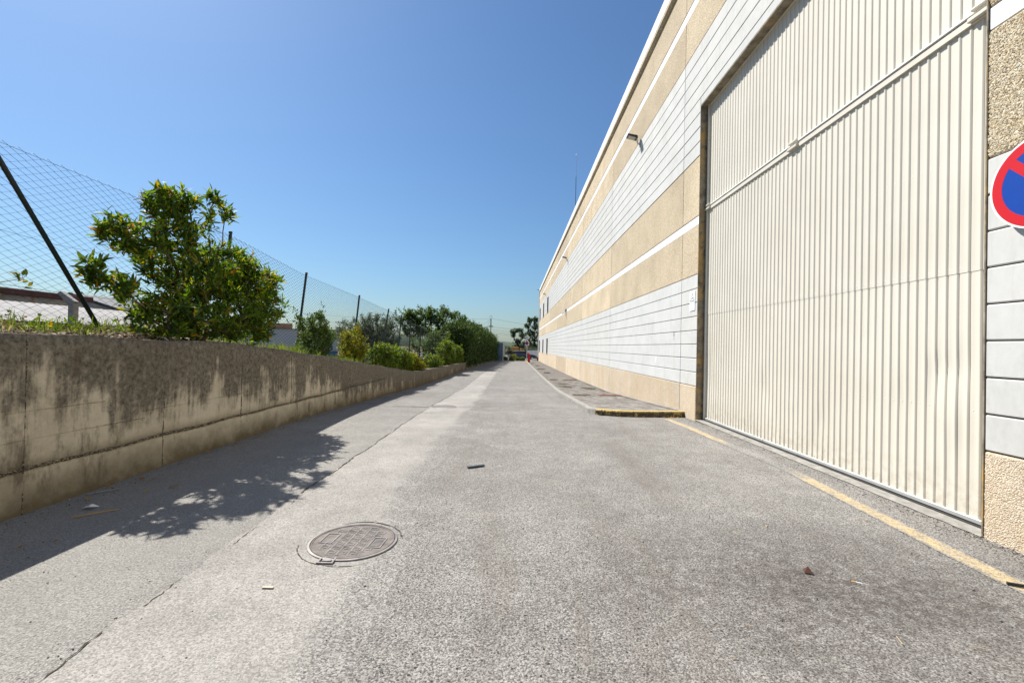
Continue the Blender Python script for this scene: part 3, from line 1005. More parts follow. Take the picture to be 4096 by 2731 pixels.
# kerb line: from the wall, round the corner, then along the road
kp = [(3.93, 10.42), (3.3, 10.30), (2.7, 10.24), (2.35, 10.27), (2.08, 10.40), (1.90, 10.62), (1.80, 10.95), (1.78, 11.5)]
y = 12.5
while y < 73.5:
    kp.append((XK, y))
    y += 1.0
for i, (a, b_) in enumerate(zip(kp[:-1], kp[1:])):
    A, B = Vector((a[0], a[1], 0)), Vector((b_[0], b_[1], 0))
    d = (B - A).normalized()
    inn = Vector((d.y, -d.x, 0))            # towards the pavement
    if inn.y < 0 and i < 3:
        inn = -inn
    mb = MB()
    e = 0.006
    A2, B2 = A + d * e, B - d * e
    w = 0.135
    vs = []
    for P in (A2, B2):
        zr = road_z(P.x, P.y)
        zt = pave_z(P.x, P.y) + 0.006
        for off, z in ((0.0, zr - 0.1), (0.006, zt - 0.03), (0.022, zt - 0.004), (0.04, zt), (w, zt), (w, zr - 0.1)):
            q = P + inn * off
            vs.append((q.x, q.y, z))
    n = 6
    mb.add(vs, [tuple(range(n)), tuple(range(2 * n - 1, n - 1, -1))] + [(k, (k + 1) % n, n + (k + 1) % n, n + k) for k in range(n)])
    ylw = i < 5 or y > 200
    o = mb.build('kerb_stone', M['kerb_y'] if (i < 5 or a[1] > 60) else M['kerb'], pav)
    if i < 5:
        o['label'] = 'kerb stone with flaking yellow paint'


# pavers: the nearest ones singly, those beyond joined
def in_pave(x, y):
    if x < 1.95 or x > 3.90:
        return False
    front = lerp_table([(1.9, 10.95), (2.05, 10.62), (2.2, 10.48), (2.4, 10.42), (2.75, 10.39), (3.3, 10.45), (3.95, 10.57)], x)
    return y > front + 0.06


bm_ = MB().cbox(-0.097, 0.097, -0.046, 0.046, -0.05, 0.0, 0.006)
proto = None
cnt = 0
row = 0
Vp, Fp, Rp = [], [], []
y = 10.5
base_mesh = None
while y < 30:
    x = 1.98 + (0.1 if row % 2 else 0.0)
    while x < 3.86:
        if in_pave(x, y):
            z = pave_z(x, y) + random.uniform(-0.004, 0.003)
            rx, ry = random.uniform(-0.012, 0.012), random.uniform(-0.012, 0.012)
            if cnt < 300:
                if base_mesh is None:
                    o = bm_.build('paver', M['paver'], pav, (x, y, z), world=False)
                    base_mesh = o.data
                else:
                    o = bpy.data.objects.new('paver', base_mesh)
                    link(o, pav, (x, y, z))
                o.rotation_euler = (rx, ry, random.uniform(-0.02, 0.02))
                cnt += 1
            else:
                b = len(Vp)
                h, w2 = 0.097, 0.046
                for (sx, sy) in ((-1, -1), (1, -1), (1, 1), (-1, 1)):
                    Vp.append((x + sx * h, y + sy * w2, z - 0.03))
                for (sx, sy) in ((-1, -1), (1, -1), (1, 1), (-1, 1)):
                    Vp.append((x + sx * (h - 0.005), y + sy * (w2 - 0.005), z + sx * ry * 0.1 + sy * rx * 0.05))
                Fp += [(b + 4, b + 5, b + 6, b + 7), (b, b + 1, b + 5, b + 4), (b + 1, b + 2, b + 6, b + 5), (b + 2, b + 3, b + 7, b + 6), (b + 3, b, b + 4, b + 7)]
                Rp += [random.random()] * 8
        x += 0.2
    y += 0.099
    row += 1
np_obj('paving', Vp, Fp, M['paver_far'], pav, attrs={'rnd': Rp}, kind='stuff')
# narrow mortar fillet against the wall
V, F = [], []
for i, y in enumerate(np.arange(10.6, 74, 0.4)):
    z = pave_z(3.9, y)
    V += [(XF - 0.035 + random.uniform(-0.01, 0.01), y, z + 0.003), (XF + 0.02, y, z + 0.03)]
    if i:
        F.append((2 * i - 2, 2 * i - 1, 2 * i + 1, 2 * i))
np_obj('mortar_fillet', V, F, M['kerb'], pav)


def blob_sheet(name, cx, cy, rx, ry, zf, m, dz, kind='structure', n=26, amp=0.3):
    ph = [random.uniform(0, 6) for _ in range(4)]
    V = [(cx, cy, zf(cx, cy) + dz + 0.004)]
    for k in range(n):
        a = 2 * pi * k / n
        q = 1 + amp * (0.5 * sin(2 * a + ph[0]) + 0.4 * sin(3 * a + ph[1]) + 0.35 * sin(5 * a + ph[2]) + random.uniform(-0.25, 0.25))
        x, y = cx + rx * q * cos(a), cy + ry * q * sin(a)
        V.append((x, y, zf(x, y) + dz))
    F = [(0, 1 + k, 1 + (k + 1) % n) for k in range(n)]
    return np_obj(name, V, F, m, kind=kind)


for (cx, cy, rx, ry) in ((2.38, 16.2, 0.33, 0.42), (2.42, 21.3, 0.28, 0.55), (2.5, 23.3, 0.25, 0.4), (2.35, 27, 0.3, 0.6), (2.6, 36, 0.3, 0.8), (2.5, 43, 0.35, 0.9), (2.6, 52, 0.3, 1.0), (3.4, 20.5, 0.25, 0.7), (2.4, 60, 0.3, 1.0)):
    blob_sheet('moss', cx, cy, rx, ry, pave_z, M['moss'], 0.009, 'stuff')


def grate(y, x0, label):
    z = pave_z(3, y) + 0.006
    g = thing('drain_grate', (x0 + 0.4, y, z), label, 'grate', 'rusty drain covers in the pavement')
    MB().box(x0, x0 + 0.04, y - 0.2, y + 0.2, z, z + 0.02).box(x0 + 0.76, x0 + 0.8, y - 0.2, y + 0.2, z, z + 0.02).box(x0 + 0.04, x0 + 0.76, y - 0.2, y - 0.17, z, z + 0.02).box(x0 + 0.04, x0 + 0.76, y + 0.17, y + 0.2, z, z + 0.02).build('frame', M['rust'], g)
    for k in range(11):
        xx = x0 + 0.065 + k * 0.063
        MB().box(xx, xx + 0.035, y - 0.168, y + 0.168, z + 0.002, z + 0.017).build('bar', M['rust'], g)


grate(16.2, 3.02, 'rust-red drain cover by the wall nearest the yellow kerb')
grate(27.0, 2.9, 'rust-red drain cover by the wall, the one farther up the pavement')


# ------------------------------------------------------------------ manhole covers
def manhole(cx, cy, r, rot, label, detail=True):
    z = road_z(cx, cy) + 0.008
    g = thing('manhole_cover', (cx, cy, z), label, 'manhole cover')
    mb = MB()
    ring = [(r + 0.022, -0.01), (r + 0.022, 0.004), (r + 0.006, 0.006), (r + 0.004, -0.01)]
    N_ = 64
    for i in range(N_):
        a = 2 * pi * i / N_
        mb.v += [(cx + q * cos(a), cy + q * sin(a), z + h) for q, h in ring]
    for i in range(N_):
        j = (i + 1) % N_
        for k in range(3):
            mb.f.append((i * 4 + k, j * 4 + k, j * 4 + k + 1, i * 4 + k + 1))
    mb.build('rim', M['iron'], g)
    mb = MB()
    mb.v = [(cx, cy, z + 0.002)]
    for q, h in ((r - 0.012, 0.002), (r - 0.010, 0.006), (r - 0.001, 0.006), (r, -0.01)):
        for i in range(N_):
            a = 2 * pi * i / N_
            mb.v.append((cx + q * cos(a), cy + q * sin(a), z + h))
    for i in range(N_):
        j = (i + 1) % N_
        mb.f.append((0, 1 + i, 1 + j))
        for k in range(3):
            mb.f.append((1 + k * N_ + i, 1 + (k + 1) * N_ + i, 1 + (k + 1) * N_ + j, 1 + k * N_ + j))
    lid = mb.build('lid', M['iron_dirty'], g)
    if not detail:
        for k in range(-4, 5):
            u = k * 0.062
            L = sqrt(max(0, (r - 0.03) ** 2 - u * u))
            MB().box(cx + u - 0.012, cx + u + 0.012, cy - L, cy + L, z + 0.002, z + 0.006).build('rib', M['iron'], lid)
        return g
    ca, sa = cos(rot), sin(rot)

    def bars(cells, name, h=0.0055):
        m = MB()
        for (u0, u1, v0, v1) in cells:
            P = [(u0, v0), (u1, v0), (u1, v1), (u0, v1)]
            vs = [(cx + u * ca - v * sa, cy + u * sa + v * ca, z + zz) for zz in (0.0015, h) for (u, v) in P]
            m.add(vs, [(4, 5, 6, 7), (0, 1, 5, 4), (1, 2, 6, 5), (2, 3, 7, 6), (3, 0, 4, 7)])
        return m.build(name, M['iron'], lid)
    c = 0.078
    slots = [(-0.19, 0.02), (0.19, -0.02)]
    for i in range(-4, 5):
        for j in range(-4, 5):
            u, v = i * c + 0.0, j * c * 0.92
            if sqrt((abs(u) + 0.03) ** 2 + (abs(v) + 0.03) ** 2) > r - 0.02:
                continue
            if any(abs(u - su) < 0.07 and abs(v - sv) < 0.09 for su, sv in slots):
                continue
            h = 0.030
            t = 0.006
            bars([(u - h, u + h, v + h - t, v + h), (u - h, u - h + t, v - h, v + h - t), (u + h - t, u + h, v - h * 0.3, v + h - t), (u - h + t, u - 0.006, v - h, v - h + t),
                  (u - 0.008, u + 0.012, v - 0.004, v + 0.003), (u + 0.006, u + 0.012, v + 0.003, v + 0.012)], 'raised_cell')
    for su, sv in slots:
        a, b_, t = 0.05, 0.085, 0.008
        bars([(su - a, su + a, sv + b_ - t, sv + b_), (su - a, su + a, sv - b_, sv - b_ + t), (su - a, su - a + t, sv - b_ + t, sv + b_ - t), (su + a - t, su + a, sv - b_ + t, sv + b_ - t)], 'panel_border', 0.007)
    su, sv = slots[1]
    bars([(su - 0.03, su + 0.03, sv + 0.055 - k * 0.022, sv + 0.063 - k * 0.022) for k in range(6)], 'cast_lettering', 0.005)
    # hinge loop on the near side
    hx, hy = cx - 0.07, cy - r - 0.012
    MB().box(hx - 0.055, hx + 0.055, hy - 0.055, hy - 0.043, z - 0.004, z + 0.008).box(hx - 0.055, hx - 0.043, hy - 0.043, hy + 0.03, z - 0.004, z + 0.008).box(hx + 0.043, hx + 0.055, hy - 0.043, hy + 0.03, z - 0.004, z + 0.008).box(hx - 0.03, hx + 0.03, hy - 0.02, hy + 0.03, z - 0.004, z + 0.006).build('hinge_loop', M['iron'], g)
    return g


manhole(-1.184, 3.443, 0.300, radians(-3), 'round iron manhole cover with raised squares on the near pale road strip')
manhole(-1.74, 11.42, 0.30, 0.0, 'smaller looking ribbed manhole cover farther down the pale road strip', False)
ribbon('road_crack', [(-1.184 + 0.39 * cos(a), 3.443 + 0.39 * sin(a)) for a in np.linspace(-2.9, -0.9, 14)], 0.006, M['crack'], 0.006, 0.9, 0.03, wander=0.005)
ribbon('road_crack', [(-1.184 + 0.36 * cos(a), 3.443 + 0.37 * sin(a)) for a in np.linspace(0.2, 2.2, 14)], 0.010, M['crack'], 0.006, 0.9, 0.03, wander=0.005)

# ------------------------------------------------------------------ retaining wall
rw = thing('retaining_wall', (XW, 10, 0), 'low board-marked concrete retaining wall streaked with dark stains, left of the road', 'wall')
WY = [3.805 - 1.52 * k for k in range(8, 0, -1)] + [3.805 + 1.52 * k for k in range(0, 24)]
WY = [y for y in WY if y < 39.2] + [39.3]
SEAMZ = 0.375


def wall_panel(name, y0, y1, lower, full=False):
    g = 0.0
    ny, nz = 12, 10
    xo = random.uniform(-0.002, 0.002) + (0.001 if lower else 0.0)
    V, dep, low = [], [], []
    for i in range(ny + 1):
        y = y0 + g + (y1 - y0 - 2 * g) * i / ny
        top, bot = wall_top(y), road_z(-4, y) - 0.15
        seam = min(SEAMZ + 0.006 * sin(y * 5), top - 0.25 if top - 0.25 > bot + 0.2 else bot)
        a, b_ = (bot, seam - 0.004) if lower else (bot if full else seam + 0.004, top + 0.008 * sin(y * 3.3) + random.uniform(-0.004, 0.004))
        for k in range(nz + 1):
            z = a + (b_ - a) * k / nz
            V.append((XW + xo + 0.004 * sin(3 * y + 4 * z) + random.uniform(-0.0015, 0.0015) - (0.008 if k in (0, nz) else 0), y, z))
            dep.append(max(0, top - z))
            low.append(z - (bot + 0.15))
        V.append((XW - 0.20, y, b_))
        dep.append(0.0)
        low.append(1.5)
        V.append((XW - 0.20, y, a))
        dep.append(0.3)
        low.append(1.5)
    n = nz + 3
    F = []
    for i in range(ny):
        for k in range(n):
            k2 = (k + 1) % n
            F.append((i * n + k, (i + 1) * n + k, (i + 1) * n + k2, i * n + k2))
    o = np_obj(name, V, F, M['retaining'], rw, attrs={'depth': dep, 'low': low})
    # end caps
    return o


for y0, y1 in zip(WY[:-1], WY[1:]):
    if wall_top(y1) - SEAMZ > 0.3:
        wall_panel('lower_panel', y0, y1, True)
        wall_panel('upper_panel', y0, y1, False)
    else:
        wall_panel('upper_panel', y0, y1, False, True)
# rough honeycombed seam between the two pours
V, F = [], []
ysm = np.arange(-8, 11.3, 0.04)
for i, y in enumerate(ysm):
    w = 0.012 + 0.012 * abs(sin(1.9 * y) * sin(0.7 * y + 1)) + random.uniform(0, 0.010)
    px = XW + 0.008 + random.uniform(0, 0.014)
    zc = SEAMZ + 0.006 * sin(y * 5)
    V += [(XW - 0.03, y, zc - w), (px, y, zc - w * 0.4), (px - 0.003, y, zc + w * 0.3), (XW - 0.03, y, zc + w)]
    if i:
        for k in range(3):
            F.append(((i - 1) * 4 + k, i * 4 + k, i * 4 + k + 1, (i - 1) * 4 + k + 1))
np_obj('pour_seam', V, F, M['seam'], rw)
for (ys0, ys1, zs) in ((-2, 4.6, 0.86), (-2, 5.1, 0.62), (5.0, 6.9, 0.70), (6.9, 9.5, 0.86), (6.9, 8.1, 0.66)):
    V, F = [], []
    for i, y in enumerate(np.arange(ys0, ys1, 0.05)):
        w = random.uniform(-0.002, 0.005)
        V += [(XW - 0.012, y, zs - w + 0.004 * sin(2 * y)), (XW + 0.0065, y, zs + 0.004 * sin(2 * y)), (XW - 0.012, y, zs + w + 0.004 * sin(2 * y))]
        if i:
            for k in range(2):
                F.append(((i - 1) * 3 + k, i * 3 + k, i * 3 + k + 1, (i - 1) * 3 + k + 1))
    np_obj('board_mark', V, F, M['seam'], rw)
for yj in [WY[i] for i in range(len(WY)) if 2 < WY[i] < 16]:
    V, F = [], []
    zt_ = wall_top(yj) - 0.03
    for i, z in enumerate(np.arange(road_z(-4, yj) - 0.02, zt_, 0.03)):
        w = 0.003 + 0.010 * abs(sin(2.3 * z + yj)) * random.uniform(0.2, 1.0)
        px = XW + random.uniform(-0.004, 0.007)
        V += [(XW - 0.02, yj - w, z), (px, yj - w * 0.3, z), (px, yj + w * 0.4, z), (XW - 0.02, yj + w, z)]
        if i:
            for k in range(3):
                F.append(((i - 1) * 4 + k, (i - 1) * 4 + k + 1, i * 4 + k + 1, i * 4 + k))
    np_obj('formwork_joint', V, F, M['seam'], rw)
MB().box(XW - 0.2, XW + 0.004, 39.3, 39.33, -0.9, 0.075).build('end_face', M['kerb'], rw)
# low kerb that carries on below the hedge
kh = [(-4.1, 39.4), (-4.0, 46), (-3.8, 54), (-3.5, 62), (-3.1, 71)]
V, F = [], []
for i, y in enumerate(np.linspace(39.4, 71.5, 40)):
    x = float(np.interp(y, [k[1] for k in kh], [k[0] for k in kh]))
    z = road_z(x, y)
    V += [(x, y, z - 0.1), (x - 0.015, y, z + 0.22), (x - 0.16, y, z + 0.225), (x - 0.16, y, z - 0.1)]
    if i:
        for k in range(3):
            F.append(((i - 1) * 4 + k, i * 4 + k, i * 4 + k + 1, (i - 1) * 4 + k + 1))
np_obj('hedge_kerb', V, F, M['retaining'], kind='structure', attrs={'depth': [0.4] * len(V), 'low': [0.3] * len(V)})

# ------------------------------------------------------------------ chain link fence
XFN = -5.5
FT = [(3.0, 3.6), (4.77, 3.573), (8.68, 3.519), (11.88, 3.249), (15.96, 3.115), (19.7, 2.945), (21.9, 2.84), (23.9, 2.653), (26.6, 2.535), (31.6, 2.207), (37, 1.95)]
fence = thing('chain_link_fence', (XFN, 12, 1.4), 'green chain link fence on leaning posts above the retaining wall', 'fence')
ftop = lambda y: lerp_table(FT, y)
fbot = lambda y: min(bank_z(XFN, y) + 0.03, ftop(y) - 1.8)
posts = [(4.55, 0, 0), (8.68, -0.05, -0.1), (11.88, -0.14, -0.22), (15.96, -0.12, -0.35), (19.7, -0.25, -0.6), (21.9, -0.1, -0.25), (23.9, -0.06, -0.05), (26.6, -0.08, -0.1), (31.6, -0.05, -0.1), (35, 0, 0), (37, 0, 0)]
for (y, dx, dy) in posts:
    t = ftop(y) + 0.05
    b = MB().tube([(XFN + dx, y + dy, bank_z(XFN, y) - 0.2), (XFN, y, t)], 0.030, 10)
    o = b.build('post', M['green_post'], fence, smooth=False)
    MB().tube([(XFN, y, t - 0.02), (XFN, y, t + 0.012), (XFN, y, t + 0.02)], [0.033, 0.033, 0.018], 10).build('post_cap', M['black'], o)
MB().tube([(XFN + 0.03, 6.10, 1.41), (XFN, 4.66, 3.51)], 0.026, 10).build('brace', M['green_post'], fence)


def chain(y0, y1):
    p = 0.080
    hw = p / 2
    nw = int((y1 - y0) / p)
    rings = []
    Vs, Fs = [], []
    base = 0
    r = 0.0030
    for i in range(nw):
        yc = y0 + p * (i + 0.5)
        zt, zb = ftop(yc) - 0.02, fbot(yc)
        nk = int((zt - zb) / hw) + 1
        k = np.arange(nk)
        z = zt + 0.025 - k * hw
        s_ = np.where((k + i) % 2 == 0, 1.0, -1.0)
        yv = yc + s_ * hw * 0.98 + 0.006 * np.sin(3 * z + yc)
        xv = XFN + 0.003 * s_ + 0.03 * np.sin(yc * 1.1 + z * 1.3) * 0.5
        P = np.stack([xv, yv, z], 1)
        off = np.array([[r, 0, 0], [-r * 0.5, r * 0.87, 0], [-r * 0.5, -r * 0.87, 0]])
        Vs.append((P[:, None, :] + off[None]).reshape(-1, 3))
        q = np.arange(nk - 1)[:, None] * 3
        for (a, b_) in ((0, 1), (1, 2), (2, 0)):
            Fs.append(np.stack([q[:, 0] + a, q[:, 0] + b_, q[:, 0] + 3 + b_, q[:, 0] + 3 + a], 1) + base)
        base += nk * 3
    return np.concatenate(Vs), np.concatenate(Fs)


for a, b_ in zip([-1.0] + [p[0] for p in posts[:-1]], [p[0] for p in posts]):
    V, F = chain(a, b_)
    np_obj('mesh_bay', V, F, M['wire'], fence)
for frac, r in ((1.0, 0.0022), (0.52, 0.002), (0.04, 0.002)):
    pts = []
    for y in np.linspace(-1, 37, 90):
        t, b = ftop(y), fbot(y)
        pts.append((XFN - 0.004, y, b + (t - 0.02 - b) * frac - 0.008 * abs(sin(y))))
    MB().tube(pts, r, 4, False).build('tension_wire', M['wire'], fence)


# ------------------------------------------------------------------ plants
def leaf_mesh(B, D, Nn, L, Wd, fold=0.18, curl=0.12):
    """two-segment folded leaf, 6 vertices, 4 triangles"""
    n = len(B)
    Sd = np.cross(D, Nn)
    Sd /= np.linalg.norm(Sd, axis=1, keepdims=True) + 1e-9
    Nn = np.cross(Sd, D)
    L, Wd = L[:, None], Wd[:, None]
    m1 = B + D * L * 0.35
    m2 = B + D * L * 0.72 - Nn * L * curl * 0.4
    tip = B + D * L - Nn * L * curl
    V = np.stack([B, m1 + Sd * Wd * 0.5 + Nn * Wd * fold, m1 - Sd * Wd * 0.5 + Nn * Wd * fold, m2 + Sd * Wd * 0.38 + Nn * Wd * fold * 0.6, m2 - Sd * Wd * 0.38 + Nn * Wd * fold * 0.6, tip], 1).reshape(-1, 3)
    f = np.array([[0, 2, 1], [1, 2, 4], [1, 4, 3], [3, 4, 5]])
    F = (f[None] + (np.arange(n) * 6)[:, None, None]).reshape(-1, 3)
    return V, F


def unit(v):
    return v / (np.linalg.norm(v, axis=-1, keepdims=True) + 1e-9)


def grow(root, tips, seg=0.22, up=0.25):
    """joins every tip to the nearest older node, making forked limbs"""
    root = np.array(root, float)
    tips = np.array(sorted(tips, key=lambda t: np.linalg.norm(t - root)))
    nodes = [root]
    par = [-1]
    tipn = []
    pathlen = [0.0]
    for t in tips:
        A = np.array(nodes)
        d = np.linalg.norm(A - t, axis=1)
        dr = np.linalg.norm(A - root, axis=1)
        cost = d + 0.35 * np.array(pathlen)
        cost[(A[:, 2] > t[2] + 0.05)] += 0.6
        j = int(np.argmin(cost))
        a = nodes[j]
        dist = np.linalg.norm(t - a)
        n = max(1, int(dist / seg))
        prev = j
        for k in range(1, n + 1):
            f = k / n
            p = a + (t - a) * f
            if k < n:
                p = p + RNG.normal(0, 0.10 * seg, 3) + np.array([0, 0, -up * dist * f * (1 - f)])
            nodes.append(p)
            par.append(prev)
            pathlen.append(pathlen[prev] + dist / n)
            prev = len(nodes) - 1
        tipn.append(prev)
    return np.array(nodes), par, tipn


def branch_mesh(nodes, par, tipn, rtip, rmax, sides=5, expo=0.45):
    cnt = np.zeros(len(nodes))
    for t in tipn:
        cnt[t] += 1
    for i in range(len(nodes) - 1, 0, -1):
        cnt[par[i]] += cnt[i]
    r = np.minimum(rtip * np.maximum(cnt, 1) ** expo, rmax)
    V, F = [], []
    ang = np.linspace(0, 2 * pi, sides, endpoint=False)
    for i in range(1, len(nodes)):
        a, b = nodes[par[i]], nodes[i]
        d = unit(b - a)
        u = unit(np.cross(d, [0.31, 0.22, 0.92]))
        w = np.cross(d, u)
        ra = min(r[par[i]], r[i] * 1.25)
        base = len(V)
        for p, q in ((a, ra), (b, r[i])):
            for k in ang:
                V.append(p + (u * cos(k) + w * sin(k)) * q)
        for k in range(sides):
            k2 = (k + 1) % sides
            F.append((base + k, base + k2, base + sides + k2, base + sides + k))
    return np.array(V), np.array(F)


def sample_tips(blobs, shell=0.55):
    out = []
    for (c, r, n) in blobs:
        q = unit(RNG.normal(0, 1, (n, 3)))
        rad = shell + (1 - shell) * RNG.random((n, 1)) ** 0.6
        q = q * rad * (1 + RNG.normal(0, 0.11, (n, 1)))
        out.append(np.array(c) + q * np.array(r))
    return np.concatenate(out)


def plant(name, root, blobs, label, cat, lm, leaf_len=0.09, leaf_w=0.025, per_tip=12, stem_r=(0.003, 0.03), group=None, spread=0.10, zmin=None, trunk='stem', crown='crown', seg=0.22, sides=5, flop=0.0, extra_tips=None, rbias=0.0, shell=0.55, dens=1.0):
    g = thing(name, root, label, cat, group)
    tips = sample_tips([(a, b, int(n * dens)) for a, b, n in blobs], shell)
    ns = max(2, len(tips) // 28) if cat == 'shrub' and dens > 1.2 else 0
    if ns:
        pick = tips[RNG.choice(len(tips), ns)]
        ctr = tips.mean(0)
        out_ = pick - ctr
        tips = np.concatenate([tips, ctr + out_ * RNG.uniform(1.12, 1.38, (ns, 1)) + np.array([0, 0, 0.05])])
    if extra_tips is not None:
        tips = np.concatenate([tips, np.array(extra_tips, float)])
    if zmin is not None:
        zz = np.array([zmin(p[0], p[1]) if callable(zmin) else zmin for p in tips])
        tips = tips[tips[:, 2] > zz]
    nodes, par, tipn = grow(root, tips, seg)
    V, F = branch_mesh(nodes, par, tipn, stem_r[0], stem_r[1], sides)
    np_obj(trunk, V, F, M['bark'], g, smooth=True)
    T = nodes[tipn]
    Pn = nodes[[par[i] for i in tipn]]
    ax = unit(T - Pn)
    ax = unit(ax + np.array([0, 0, 0.5]))
    n = len(T) * per_tip
    axr = np.repeat(ax, per_tip, 0)
    Tr = np.repeat(T, per_tip, 0)
    back = np.abs(RNG.normal(0, spread, n))[:, None]
    B = Tr - axr * back + RNG.normal(0, spread * 0.25, (n, 3))
    q = unit(RNG.normal(0, 1, (n, 3)))
    side = unit(q - axr * (q * axr).sum(1, keepdims=True))
    ang = RNG.uniform(0.35, 1.35, (n, 1))
    D = unit(axr * np.cos(ang) + side * np.sin(ang) + np.array([0, 0, -flop]))
    Nn = unit(axr * np.sin(ang) - side * np.cos(ang) + RNG.normal(0, 0.25, (n, 3)))
    L = leaf_len * RNG.uniform(0.6, 1.25, n)
    Wd = leaf_w * RNG.uniform(0.7, 1.25, n)
    V, F = leaf_mesh(B, D, Nn, L, Wd)
    rn = RNG.random(n)
    if rbias:
        rn = np.clip(rn + rbias * (RNG.random(n) - 0.5), 0, 1)
    o = np_obj(crown, V, F, M[lm], g, attrs={'rnd': np.repeat(rn, 6)}, kind='stuff')
    return g


# the big shrub on the wall
c = lambda x, y, z: (x, y, z)
blobs = [((-4.50, 5.68, 3.24), (0.15, 0.20, 0.18), 26), ((-4.5, 6.06, 3.38), (0.15, 0.20, 0.17), 26), ((-4.5, 5.95, 2.95), (0.24, 0.30, 0.24), 44),
         ((-4.45, 6.60, 3.60), (0.07, 0.10, 0.09), 8), ((-4.45, 6.90, 3.48), (0.07, 0.12, 0.08), 8), ((-4.45, 6.5, 3.2), (0.12, 0.12, 0.2), 9),
         ((-4.5, 5.02, 2.70), (0.17, 0.16, 0.15), 20), ((-4.5, 5.36, 2.70), (0.20, 0.22, 0.20), 30), ((-4.45, 4.74, 2.22), (0.09, 0.13, 0.12), 13), ((-4.42, 4.98, 2.08), (0.16, 0.20, 0.13), 16),
         ((-4.55, 6.25, 2.48), (0.45, 0.72, 0.34), 125), ((-4.55, 7.15, 2.62), (0.45, 0.66, 0.34), 135), ((-4.55, 7.85, 2.46), (0.40, 0.50, 0.36), 95),
         ((-4.5, 8.25, 2.16), (0.33, 0.30, 0.28), 46), ((-4.5, 6.85, 1.95), (0.44, 1.05, 0.38), 170), ((-4.5, 5.9, 1.85), (0.40, 0.55, 0.32), 70), ((-4.5, 7.6, 1.72), (0.40, 0.55, 0.20), 50)]
blobs = [(a, b, int(n * 1.3)) for a, b, n in blobs]
plant('shrub', (-4.62, 6.55, 1.38), blobs, 'large glossy green shrub with yellowing leaves in front of the fence', 'shrub', 'leaf_main', 0.125, 0.031, 13, (0.0026, 0.032), zmin=lambda x, y: wall_top(y) + 0.02, seg=0.16, spread=0.09)
# leaf tips of a plant that pokes in at the left edge
plant('sapling', (-5.9, 4.95, 1.5), [((-5.9, 5.05, 2.0), (0.06, 0.09, 0.2), 7), ((-5.8, 5.3, 2.2), (0.05, 0.06, 0.05), 3)], 'few yellow-green leaves poking in at the far left edge above the wall', 'plant', 'leaf_yellow', 0.10, 0.035, 7, (0.002, 0.008))
plant('shrub', (-5.05, 11.4, 0.98), [((-5.05, 11.5, 1.50), (0.36, 0.70, 0.40), 110), ((-5.05, 11.6, 1.98), (0.26, 0.42, 0.22), 46), ((-5.05, 10.6, 1.95), (0.10, 0.16, 0.16), 14), ((-5.05, 11.75, 2.22), (0.08, 0.12, 0.12), 9), ((-5.0, 10.8, 1.30), (0.22, 0.38, 0.14), 34), ((-5.0, 12.15, 1.72), (0.16, 0.28, 0.24), 26)],
      'dark spiky evergreen shrub beside a fence post, left of the yellow-tipped shrub', 'shrub', 'leaf_dark', 0.065, 0.028, 14, dens=1.9, stem_r=(0.0025, 0.028), zmin=lambda x, y: wall_top(y) - 0.02, seg=0.18, spread=0.12)
plant('shrub', (-5.05, 14.3, 0.75), [((-5.05, 14.2, 1.45), (0.36, 0.78, 0.40), 140), ((-5.05, 14.3, 1.08), (0.34, 0.62, 0.24), 60), ((-5.05, 14.5, 1.92), (0.12, 0.2, 0.14), 12), ((-5.05, 13.55, 1.78), (0.12, 0.18, 0.12), 12)],
      'rounded shrub with bright yellow-green tips above the sloping wall', 'shrub', 'leaf_yellow', 0.065, 0.032, 15, dens=1.9, stem_r=(0.0025, 0.025), zmin=lambda x, y: wall_top(y) - 0.02, seg=0.2, spread=0.12)
for (y, zc, ry, rz, lab, lm) in ((16.3, 1.02, 1.1, 0.52, 'bushy shrub with reddish-yellow tips overhanging the wall, nearest of the row at the wall dip', 'leaf_mid'),
                                 (18.6, 0.85, 1.1, 0.55, 'second bushy shrub of the row at the wall dip, between two like it', 'leaf_mid'),
                                 (20.9, 0.62, 0.9, 0.45, 'pale green shrub trailing over the lowest part of the wall', 'leaf_yellow'),
                                 (26.0, 0.55, 1.7, 0.38, 'low leafy green shrub behind the low wall past the dip', 'leaf_mid')):
    plant('shrub', (-4.75, y, wall_top(y) - 0.1), [((-4.72, y, zc), (0.42, ry, rz), 170), ((-4.72, y - ry * 0.4, zc + rz * 0.5), (0.3, ry * 0.4, rz * 0.5), 40), ((-4.6, y + ry * 0.4, zc - rz * 0.2), (0.45, ry * 0.5, rz * 0.6), 50)],
          lab, 'shrub', lm, 0.10, 0.045, 14, dens=1.5, stem_r=(0.003, 0.025), group='shrubs along the low wall', zmin=lambda x, y_: wall_top(y_) - 0.1, seg=0.25, spread=0.12)
for (y, zc, ry, rz, lab) in ((31.0, 1.0, 1.6, 0.85, 'tall mid-green shrub at the near foot of the dark hedge'), (36.5, 0.75, 2.2, 0.8, 'broad green shrub against the dark hedge, last above the low wall')):
    plant('shrub', (-4.7, y, wall_top(y) - 0.1), [((-4.7, y, zc), (0.6, ry, rz), 240), ((-4.6, y - ry * 0.3, zc + rz * 0.5), (0.4, ry * 0.4, rz * 0.4), 50)],
          lab, 'shrub', 'leaf_mid', 0.10, 0.055, 16, dens=1.7, stem_r=(0.003, 0.03), group='shrubs along the low wall', seg=0.3, spread=0.14)
plant('sapling', (-5.2, 8.9, 1.25), [((-5.2, 8.9, 1.62), (0.25, 0.5, 0.22), 36)], 'low weedy plant behind the fence between the large shrub and the dark shrub', 'plant', 'leaf_dark', 0.06, 0.022, 9, (0.002, 0.01), seg=0.15)

